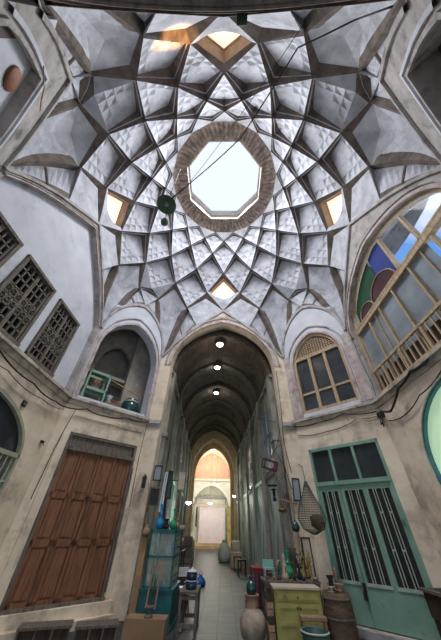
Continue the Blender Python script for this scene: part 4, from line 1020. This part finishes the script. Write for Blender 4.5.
def brass_stand(label, x, y, h, z=TZ, m_='brass', arms=3):
    t = thing('candlestick', label, 'candlestick', (x, y, z), 0, 'candlesticks on the brassware table')
    g = MB(); g.lathe([(0, 0), (.05, 0), (.045, .02), (.015, .04), (.012, h*.4), (.022, h*.45), (.012, h*.5), (.010, h), (0, h)], 10); g.build('stem', M[m_], t)
    for k in range(arms):
        a = 2*PI*k/arms+x*5; g = MB(); ex, ey = .09*math.cos(a), .09*math.sin(a)
        g.tube([(0, 0, h*.6), (ex*.6, ey*.6, h*.62), (ex, ey, h*.8), (ex, ey, h*.92)], .007, 5); g.lathe([(.022, h*.92), (.02, h*.97), (0, h*.97)], 8, c=(ex, ey, 0)); g.build('arm', M[m_], t)
for x, y, h, m_, lb in (
                        (1.36, 3.66, .22, 'blackmetal', 'short black candlestick left of the pale statuette'), (2.12, 3.72, .36, 'brass', 'brass candlestick near the right end of the table'),
                        (1.84, 4.0, .52, 'blackmetal', 'tallest black candlestick behind the emerald vase'), (1.42, 4.02, .30, 'brass', 'low brass candlestick between the mint stool and the emerald vase')):
    brass_stand(lb, x, y, h, TZ, m_)
for x, y, r, m_, lb in ((1.70, 3.63, .05, 'blackmetal', 'small black bowl at the front of the brassware table'), (1.90, 3.62, .055, 'navy', 'small navy bowl at the front right of the brassware table'), (1.10, 3.62, .05, 'brass', 'small brass bowl at the front left corner of the brassware table'), (1.24, 3.60, .045, 'clay', 'tiny clay bowl beside the brass bowl on the table'), (2.18, 3.62, .06, 'palestone', 'pale stone bowl at the right corner of the brassware table')):
    t = thing('small_bowl', lb, 'bowl', (x, y, TZ), 0, 'bowls on the brassware table')
    g = MB(); g.lathe([(0, 0), (r*.5, 0), (r, r*.9), (r*.92, r*.95), (r*.4, .015), (0, .015)], 14); g.build('bowl_body', M[m_], t)
    g = MB(); g.lathe([(r*.95, r*.86), (r*1.08, r*.95), (r*.93, r)], 14); g.build('rim', M[m_], t)
t = thing('yellow_rod', 'yellow painted upright stick among the candlesticks', 'stick', (1.98, 3.90, TZ))
g = MB(); g.box(-.018, .018, -.018, .018, 0, .50); g.build('shaft', M['yellow'], t); g = MB(); g.box(-.05, .05, -.05, .05, 0, .02); g.build('foot', M['yellow'], t)
# stack of trays left of the yellow cabinet
for i in range(7):
    z = F+.002+i*.095
    t = thing('wooden_tray', ('dark', 'reddish', 'pale')[i % 3]+' wooden tray, '+('lowest', 'second', 'third', 'fourth', 'fifth', 'sixth', 'topmost')[i]+' of the stack beside the yellow cupboard', 'tray', (1.04+.006*(i % 2), 3.22, z), 0, 'trays beside the yellow cupboard')
    m_ = M[('darkwood', 'clay', 'lightwood')[i % 3]]
    g = MB(); g.box(-.06, .06, -.16, .16, 0, .02); g.build('tray_base', m_, t)
    g = MB(); g.box(-.06, .06, -.16, -.15, .02, .085); g.box(-.06, .06, .15, .16, .02, .085); g.box(-.06, -.052, -.15, .15, .02, .085); g.box(.052, .06, -.15, .15, .02, .085); g.build('tray_rim', m_, t)
# hide covered drums
t = thing('hide_drum', 'brown hide covered drum with hoops right of the yellow cupboard', 'drum', (2.44, 3.28, F))
g = MB(); g.lathe([(0, 0), (.25, 0), (.27, .12), (.275, .35), (.27, .60), (.26, .70), (.235, .70), (.23, .62), (0, .62)], 26); g.build('barrel_body', M['wicker'], t)
for z in (.08, .36, .62): g = MB(); g.lathe([(.268, z-.02), (.288, z), (.268, z+.02)], 26); g.build('hoop', M['greywood'], t)
TD = F+.622
for x, y, r, h, m_, lb in ((2.33, 3.17, .07, .16, 'palestone', 'pale clay bowl lying in the top of the drum'), (2.52, 3.22, .10, .20, 'clay', 'brown clay pot in the top of the drum'), (2.42, 3.40, .075, .30, 'blackmetal', 'black pitcher at the back of the drum top')):
    vase('clay_pot', lb, 'pot', x, y, TD, h, r, M[m_], .7)
t = thing('wooden_figure', 'slim reddish carved club standing behind the pots of the drum', 'carving', (2.56, 3.42, TD))
g = MB(); g.lathe([(0, 0), (.035, 0), (.02, .05), (.015, .22), (.035, .30), (.04, .38), (.0, .44)], 12); g.build('shaft', M['clay'], t); g = MB(); g.lathe([(.03, .2), (.036, .215), (.03, .23)], 12); g.build('ring', M['brass'], t)
# green bucket and block in front
t = thing('wooden_stool', 'pinkish wooden stool in front of the yellow cupboard', 'stool', (1.80, 2.86, F))
g = MB(); g.box(-.24, .24, -.07, .07, .38, .44); g.build('seat', M['clay'], t, bevel=.01)
for sx in (-1, 1):
    for sy in (-1, 1): g = MB(); g.box(sx*.20-.018, sx*.20+.018, sy*.045-.018, sy*.045+.018, 0, .38); g.build('leg', M['clay'], t)
t = thing('bucket', 'dark green bucket with a pale rim in the front right foreground', 'bucket', (1.70, 2.46, F))
g = MB(); g.lathe([(0, 0), (.17, 0), (.235, .34), (.228, .34), (.165, .02), (0, .02)], 26); g.build('bucket_body', M['bucket'], t)
g = MB(); g.lathe([(.232, .33), (.248, .342), (.232, .355)], 26); g.build('rim', M['enamel'], t)
g = MB(); g.tube([(.24*math.cos(a), -.12*math.sin(a)-.0, .33-.10*math.sin(a)) for a in [PI*i/10 for i in range(11)]], .006); g.build('handle', M['greymetal'], t)
# tray cart at the far right
t = thing('wooden_trough', 'dark wooden trough with a pale rim at the right edge of the picture', 'trough', (4.02, 2.12, F), .0)
g = MB(); g.box(-.28, .28, -.25, .25, .55, .58); g.box(-.28, .28, -.25, -.22, .58, .86); g.box(-.28, .28, .22, .25, .58, .86); g.box(-.28, -.25, -.25, .25, .58, .86); g.box(.25, .28, -.25, .25, .58, .86); g.build('trough_body', M['darkwood'], t)
g = MB(); g.box(-.32, .32, -.28, -.21, .86, .90); g.box(-.32, .32, .21, .28, .86, .90); g.box(-.32, -.24, -.21, .21, .86, .90); g.box(.24, .32, -.21, .21, .86, .90); g.build('rim', M['greywood'], t)
for sx in (-1, 1):
    for sy in (-1, 1): g = MB(); g.box(sx*.24-.03, sx*.24+.03, sy*.2-.03, sy*.2+.03, 0, .55); g.build('leg', M['darkwood'], t)
# low chests at the left foot of the wooden door
for (x, y, w_, lb) in ((-3.22, 3.02, .85, 'low dark chest at the foot of the wooden door, left one'), (-2.32, 3.20, .72, 'low grey topped bench chest nearer the cardboard box')):
    t = thing('low_chest', lb, 'chest', (x, y, F), .35)
    g = MB(); g.box(-w_/2, w_/2, -.17, .17, 0, .17); g.build('chest_body', M['darkwood'], t)
    g = MB(); g.box(-w_/2-.03, w_/2+.03, -.20, .20, .17, .205); g.build('chest_lid', M['greywood'], t)
    for i in range(4): xx = -w_/2+w_*i/3; g = MB(); g.box(xx-.015, xx+.015, -.185, -.17, 0, .17); g.build('slat', M['greywood'], t)
# fish trap hanging by the right pier
t = thing('fish_trap', 'cone shaped grey wire mesh trap hanging left of the green door', 'net', (2.36, 3.75, -.10))
g = MB(); prof = [(.05, .02), (.26, .12), (.36, .32), (.30, .55), (.16, .80), (.03, 1.12)]
for k in range(32):
    a = 2*PI*k/32; g.tube([(r*math.cos(a), r*math.sin(a)*.5, z) for r, z in prof], .0045, 4)
for i in range(26):
    f = i/25*(len(prof)-1); a0 = int(min(f, len(prof)-2)); q = f-a0; r = prof[a0][0]*(1-q)+prof[a0+1][0]*q; z = prof[a0][1]*(1-q)+prof[a0+1][1]*q
    g.tube([(r*math.cos(a), r*math.sin(a)*.5, z) for a in [2*PI*k/20 for k in range(21)]], .0045, 4, cap=False)
g.build('mesh_cage', M['net'], t)
g = MB(); g.lathe([(.02, .0), (.16, .08), (.17, .26), (.10, .30), (0, .30)], 12, c=(.12, 0, .1)); g.build('inner_basket', M['wicker'], t)
g = MB(); g.tube([(0, 0, 1.1), (.04, .2, 1.5), (.08, .82, 1.7)], .008); g.build('cord', M['cable'], t)
# hangings on the right pier and passage wall
t = thing('hanging_cage', 'tilted dark open frame cage hanging high on the right passage pier', 'cage', (1.55, 4.75, 1.45), rot=(.15, .25, .2))
g = MB()
for a in (0, .24):
    for p, q in (((-.2, -.15, a), (.2, -.15, a)), ((-.2, .15, a), (.2, .15, a)), ((-.2, -.15, a), (-.2, .15, a)), ((.2, -.15, a), (.2, .15, a))): g.bar(p, q, .03)
for x in (-.2, .2):
    for y in (-.15, .15): g.bar((x, y, 0), (x, y, .24), .03)
g.build('cage_frame', M['darkwood'], t)
g = MB(); g.box(-.12, .12, -.10, .10, -.01, .01); g.build('cage_floor', M['greymetal'], t)
g = MB(); g.box(.19, .215, -.15, .15, .0, .24); g.build('side_panel', M['magenta'], t)
g = MB(); g.tube([(0, 0, .24), (.1, .1, .6), (.42, .25, .95)], .007); g.build('cord', M['cable'], t)
def hang(name, label, cat, x, y, z, prof, m_, cord=.4, dx=.2, dy=.0):
    t = thing(name, label, cat, (x, y, z)); g = MB(); g.lathe(prof, 14); g.build('body', M[m_], t)
    g = MB(); h = max(q[1] for q in prof); g.tube([(0, 0, h-.01), (dx*.5, dy*.5, h+cord*.6), (dx, dy, h+cord)], .006); g.build('cord', M['cable'], t)
hang('brass_pot', 'round brass ladle pot hung below the open cage', 'pot', 1.80, 4.62, .36, [(0, 0), (.10, .02), (.13, .07), (.12, .09), (0, .09)], 'brass', .5, .26, 0)
hang('oil_lamp', 'old brass oil lamp hung beside the brass pot', 'lamp', 1.62, 4.66, .62, [(0, 0), (.05, 0), (.06, .06), (.03, .10), (.05, .16), (.04, .26), (.10, .28), (.02, .32), (0, .33)], 'blackmetal', .35, .44, 0)
hang('green_flask', 'hanging teal green glass float near the fish trap', 'flask', 2.02, 4.2, -.05, [(0, 0), (.08, .02), (.11, .10), (.07, .18), (.025, .23), (.03, .26), (0, .26)], 'tealglaze', .5, .12, .3)
hang('iron_pan', 'flat dark iron pan hung on the right passage shutters', 'pan', 1.64, 5.0, 1.02, [(0, 0), (.14, .0), (.17, .03), (.14, .025), (0, .02)], 'blackmetal', .35, .42, 0)
frame('pale blue grey framed board hung on the right pier edge', 2.22, 4.385, .62, .22, .55, 'blackmetal', 'greyglass', (0, .06, -.1))
frame('tall thin gilt frame leaning behind the brassware table', 1.98, 4.3, -.85, .18, .95, 'brass', 'cream', (-.08, .05, 0))
frame('dark tall frame standing at the foot of the right pier', 2.25, 4.28, F+.01, .24, 1.5, 'darkwood', 'cream', (-.03, .0, .0))
t = thing('wooden_rod', 'thin wooden rod fixed across the right pier above the fish trap', 'rod', (1.68, 4.36, .60), rot=(0, 0, 0))
g = MB(); g.tube([(0, 0, .06), (.50, .0, -.05)], .014); g.build('rod', M['lightwood'], t); g = MB(); g.tube([(.45, 0, -.04), (.48, .08, -.04)], .012); g.build('bracket', M['blackmetal'], t)
# right side of the passage floor
crate('black crate with magenta edges behind the clay jar', 1.26, 5.6, .48, .45, .70, 'darkwood', 'magenta')
table('dark red low table along the right passage wall', 1.40, 8.2, .55, .9, .62, 'red')
crate('grey box under the shutters on the right of the passage', 1.45, 6.9, .4, .8, .5, 'greymetal', 'greywood')
for x, y, m_, lb in ((.86, 13.4, 'red', 'dark red stool on the right side deep in the passage'), (.98, 11.6, 'blackmetal', 'black wheeled stool before the dark red stool')):
    t = thing('stool', lb, 'stool', (x, y, F), PROT)
    g = MB(); g.box(-.2, .2, -.2, .2, .5, .56); g.build('seat', M[m_], t)
    for sx in (-1, 1):
        for sy in (-1, 1): g = MB(); g.box(sx*.17-.02, sx*.17+.02, sy*.17-.02, sy*.17+.02, 0, .5); g.build('leg', M[m_], t)
t = thing('sack', 'large pale green white sack on the paving deep in the passage', 'sack', (.18, 17.6, F))
g = MB(); g.lathe([(0, 0), (.36, .02), (.42, .25), (.38, .6), (.24, .85), (.12, .95), (.16, 1.05), (0, 1.05)], 16); g.build('sack_body', M['sack'], t)
g = MB(); g.lathe([(.125, .93), (.14, .95), (.125, .97)], 12); g.build('tie', M['cable'], t)
# more goods hung or stacked in the dim bays
for i, (s_, x_, h_, m_, lb) in enumerate(((10.2, 1.35, 1.1, 'cloth', 'stack of beige bundles far along the right of the passage'), (12.0, -1.45, 1.2, 'greywood', 'tall grey cupboard far along the left of the passage'), (14.4, -1.4, 1.0, 'cloth', 'beige covered heap by the left wall before the ochre arch'))):
    l = ploc(x_, s_); t = thing('covered_heap' if m_ == 'cloth' else 'cupboard', lb, 'goods', (l[0], l[1], F), PROT)
    g = MB(); g.box(-.3, .3, -.4, .4, 0, h_*.6); g.build('lower_part', M[m_], t, bevel=.05); g = MB(); g.box(-.24, .24, -.32, .32, h_*.6, h_); g.build('upper_part', M[m_], t, bevel=.06)

# ---- things in the left niche
def nloc(t_, d, z): v = wpt('front_left', t_, z, d); return (v.x, v.y, v.z)
NR = PI/4
t = thing('green_table', 'green painted wooden table frame in the left upper niche', 'table', nloc(-.62, .62, 2.93), NR)
for sx in (-1, 1):
    for sy in (-1, 1): g = MB(); g.box(sx*.34-.03, sx*.34+.03, sy*.22-.03, sy*.22+.03, 0, 1.05); g.build('leg', M['greenpaint'], t)
for z in (.42, 1.0):
    g = MB(); g.box(-.37, .37, -.25, -.19, z, z+.08); g.box(-.37, .37, .19, .25, z, z+.08); g.box(-.37, -.31, -.25, .25, z, z+.08); g.box(.31, .37, -.25, .25, z, z+.08); g.build('rail', M['greenpaint'], t)
g = MB(); g.box(-.34, .34, -.22, .22, .5, .52); g.build('shelf', M['greenpaint'], t)
t = thing('wire_crate', 'pale red wire crate on the sill of the left upper niche', 'crate', nloc(.14, .42, 2.93), NR)
g = MB()
for i in range(9): x = -.2+i*.05; g.bar((x, -.13, 0), (x, -.13, .26), .01); g.bar((x, .13, 0), (x, .13, .26), .01)
for z in (0, .13, .26): g.bar((-.2, -.13, z), (.2, -.13, z), .014); g.bar((-.2, .13, z), (.2, .13, z), .014); g.bar((-.2, -.13, z), (-.2, .13, z), .014); g.bar((.2, -.13, z), (.2, .13, z), .014)
g.build('wire_body', M['clay'], t); g = MB(); g.tube([(-.2, 0, .26), (-.1, 0, .42), (.1, 0, .42), (.2, 0, .26)], .008); g.build('handle', M['clay'], t)
vase('white_jug', 'white jug standing behind the wire crate in the niche', 'jug', *nloc(.05, .80, 2.93)[:2], 2.93, .55, .13, M['enamel'], .6)
t = thing('round_pot', 'large dark teal round pot at the right of the niche sill', 'pot', nloc(.80, .60, 2.93))
g = MB(); g.lathe([(0, 0), (.20, 0), (.33, .13), (.34, .32), (.26, .47), (.19, .52), (.22, .57), (.17, .57), (0, .5)], 22); g.build('pot_body', M['tealglaze'], t)
g = MB(); g.lathe([(.26, .45), (.275, .48), (.22, .53)], 20); g.build('rim', M['palestone'], t)
t = thing('wooden_pole', 'long pale wooden pole lying slanted through the left niche', 'pole', nloc(-.05, .62, 2.93), NR)
g = MB(); g.tube([(-.30, .12, 1.15), (.98, -.33, .66)], .022); g.build('shaft', M['lightwood'], t); g = MB(); g.tube([(-.30, .12, 1.15), (-.36, .14, 1.18)], .03); g.build('tip', M['clay'], t)
for i, z in enumerate((3.45, 4.25)):
    t = thing('paper_sheet', ('lower', 'upper')[i]+' white paper flap stuck to the right side of the niche', 'paper', nloc(.95, .95, z), NR+.6)
    g = MB(); g.add([(0, 0, 0), (.22, 0, .05), (.20, 0, .32)], [(0, 1, 2)]); g.add([(0, .004, 0), (.22, .004, .05), (.20, .004, .32)], [(2, 1, 0)]); g.build('sheet', M['enamel'], t)
vase('copper_bowl', 'brown copper vessel inside the green table frame', 'pot', *nloc(-.62, .62, 2.93)[:2], 3.452, .30, .15, M['clay'], .8)

# ---- things hung from the dome
t = thing('hanging_lamp', 'large dark green enamel shade hanging left of the roof opening', 'lamp', (-1.68, -1.05, 7.25))
g = MB(); g.lathe([(.02, .22), (.07, .20), (.10, .10), (.27, .02), (.29, 0), (.275, .0), (.10, .07), (0, .08)], 28); g.build('lamp_shade', M['greencloth'], t)
g = MB(); g.lathe([(0, -.06), (.05, -.04), (.06, .02), (.05, .08)], 14); g.build('bulb', M['greymetal'], t)
g = MB(); g.tube([(0, 0, .2), (0, .0, 3.2)], .012); g.build('cord', M['cable'], t)
t = thing('lamp_fitting', 'small dark round lamp fitting hanging just below the large green shade', 'lamp', (-1.66, -.86, 6.45))
g = MB(); g.lathe([(0, 0), (.08, .03), (.105, .12), (.08, .22), (.03, .26), (0, .28)], 16); g.build('fitting', M['greencloth'], t)
g = MB(); g.tube([(0, 0, .26), (-.02, -.06, .79)], .010); g.build('cord', M['cable'], t)
# ---- cables
def cable(label, pts, r=.014, m_='cable', name='cable'):
    P_ = []
    for a, b in zip(pts, pts[1:]):
        a, b = Vector(a), Vector(b); L = (b-a).length
        for i in range(6): f = i/6; P_.append(a.lerp(b, f)-Vector((0, 0, 1))*min(.05*L, .25)*4*f*(1-f))
    P_.append(Vector(pts[-1])); g = MB(); g.tube(P_, r, 6); o = g.build(name, M[m_], loc=(0, 0, 0)); return tag(o, label, 'cable')
cable('thick black cable slung across the dome to the green shade', [(2.38, -4.50, 5.5), (2.2, -4.42, 6.4), (1.46, -4.12, 7.05), (.42, -2.68, 7.1), (-.78, -1.75, 7.2), (-1.66, -1.06, 7.5)], .014)
cable('thin wire running across the dome beside the thick cable', [(1.50, -4.44, 6.9), (.25, -2.9, 7.3), (-1.0, -1.55, 7.4), (-1.70, -1.06, 7.55)], .006)
def wc(label, k, pts, r=.014, m_='cable', d=-.14): return cable(label, [wpt(k, a, b, (c_[0] if c_ else d)) for a, b, *c_ in pts], r, m_)
wc('black cable sagging along the ledge under the lattice windows', 'left', [(-1.6, 2.60), (-.3, 2.52), (.9, 2.42), (1.9, 2.40), (2.45, 2.46)], .016)
wc('second thinner cable just under the left ledge', 'left', [(-1.6, 2.50), (.2, 2.36), (1.5, 2.30), (2.45, 2.40)], .009, 'cable', -.06)
wc('black cable along the ledge above the wooden door', 'front_left', [(-1.28, 2.46), (-.8, 2.56), (-.2, 2.50), (.45, 2.62), (1.28, 2.68)], .016)
wc('thin wire dropping beside the wooden door from the ledge', 'front_left', [(-1.05, 2.50, -.04), (-1.12, 1.9, -.04), (-1.16, 1.5, -.04), (-1.20, .4, -.04)], .009)
wc('wire hanging down the plaster corner left of the passage', 'front_left', [(1.27, 2.66, -.05), (1.24, 1.6, -.05), (1.28, .4, -.05)], .010)
wc('black cable along the ledge above the green door', 'front_right', [(-1.28, 2.62), (-.4, 2.58), (.4, 2.66), (1.28, 2.50)], .014)
wc('thin wire lying low over the green door transom', 'front_right', [(-1.28, 2.38, -.03), (-.3, 2.30, -.03), (.7, 2.46, -.03), (1.28, 2.42, -.03)], .008)
wc('thick bundle of black cable sagging along the right gallery ledge', 'right', [(-2.3, 2.45), (-1.9, 2.30), (-1.3, 2.62), (-.7, 2.75), (-.1, 2.70)], .028)
wc('grey cable looping under the right gallery ledge', 'right', [(-2.3, 2.20), (-1.7, 2.10), (-.9, 2.28), (.0, 2.46)], .012, 'cable', -.05)
wc('thin wire running down between the two right windows', 'right', [(-2.33, 5.1, -.05), (-2.38, 4.1, -.05), (-2.30, 3.2, -.05), (-2.36, 2.9, -.05)], .008)
cable('wire sagging from the left pier up under the passage vault', [(-2.05, 4.38, 4.9), (-1.0, 4.6, 4.2), (.6, 4.9, 3.4), (2.05, 5.0, 3.0)], .007)
cable('wire hanging down the right pier of the passage', [(2.15, 4.37, 4.8), (2.12, 4.36, 3.2), (2.05, 4.34, 2.2), (2.16, 4.36, 1.3)], .010)
cable('loose cable tangle on the right passage pier', [(2.0, 4.38, 2.6), (1.78, 4.5, 1.9), (1.98, 4.38, 1.5), (2.1, 4.36, .9)], .010)
cable('yellow wire crossing the upper left recess', [(-2.72, -3.98, 5.3), (-3.02, -3.72, 5.62), (-3.35, -3.40, 5.75)], .010, 'brass')
t = thing('junction_box', 'dark knot of fittings where the cables meet on the right corner', 'box', (wpt('right', -2.46, 2.40, -.10)), PI/2*-1)
g = MB(); g.box(-.06, .06, -.05, .10, -.06, .06); g.build('box_body', M['blackmetal'], t)
g = MB(); g.tube([(-.04, 0, -.05), (-.02, -.05, -.25), (.06, -.05, -.22), (.08, 0, -.04)], .012); g.tube([(.02, 0, -.05), (.05, -.05, -.32), (.12, -.03, -.2), (.05, 0, .02)], .010); g.build('cable_loop', M['cable'], t)
t = thing('switch_plate', 'small dark square plate on the plaster under the left ledge', 'switch', wpt('left', 1.10, 2.02, -.02), PI/2)
g = MB(); g.box(-.06, .06, -.02, .02, -.06, .06); g.build('plate', M['blackmetal'], t); g = MB(); g.box(-.03, .03, -.028, -.02, -.03, .03); g.build('button', M['greymetal'], t)
t = thing('wall_bracket', 'small black fitting on the plaster beside the wooden door frame', 'bracket', wpt('left', 2.25, 1.52, -.02), PI/2)
g = MB(); g.box(-.05, .05, -.03, .02, -.025, .025); g.build('plate', M['blackmetal'], t); g = MB(); g.tube([(0, -.03, 0), (.0, -.05, -.05), (.05, -.04, -.08)], .006); g.build('hook', M['cable'], t)
t = thing('clay_disc', 'round orange brown disc set in the pale upper left recess', 'disc', wpt('back_left', -.33, 5.40, .108), 3*PI/4)
g = MB(); g.lathe([(0, -.02), (.19, -.02), (.21, 0), (.19, .02), (0, .02)], 24, T=Matrix.Rotation(PI/2, 4, 'X')); g.build('disc_body', M['orange'], t)
t = thing('bracket_lamp', 'blackened bracket lamp fixed on the crown of the arch overhead', 'lamp', (.38, -4.50, 7.55), 0)
g = MB(); g.box(-.10, .10, -.10, .08, 0, .22); g.build('fitting', M['greencloth'], t); g = MB()
for i in range(5): g.box(-.10+i*.045, -.08+i*.045, -.11, .05, -.02, .2)
g.build('ribs', M['blackmetal'], t)

def branches(label, x, y, z, n, h, seed, m_):
    t = thing('dried_branches', label, 'branches', (x, y, z)); rr = random.Random(seed)
    g = MB(); g.lathe([(0, 0), (.05, 0), (.06, .05), (.035, .12), (.04, .14), (0, .14)], 10); g.build('holder', M[m_], t)
    for i in range(n):
        a = rr.uniform(0, 2*PI); q = rr.uniform(.05, .11); z1 = h*rr.uniform(.6, 1); g = MB()
        g.tube([(0, 0, .1), (q*.3*math.cos(a), q*.3*math.sin(a), z1*.5), (q*math.cos(a), q*math.sin(a), z1)], [.008, .007, .004], 5)
        for k in range(3):
            f = .45+.18*k; p = Vector((q*f*math.cos(a), q*f*math.sin(a), z1*f)); b = a+rr.uniform(-1.5, 1.5)
            g.tube([p, p+Vector((.05*math.cos(b), .05*math.sin(b), .05))], [.005, .012], 5)
        g.build('branch', M[m_], t)
branches('dark spiky dried branches standing behind the brass candlesticks', 1.86, 3.76, TZ, 9, .50, 5, 'blackmetal')
branches('pale spiky branches rising at the right of the brassware table', 2.10, 4.00-.06, TZ, 7, .56, 8, 'brass')
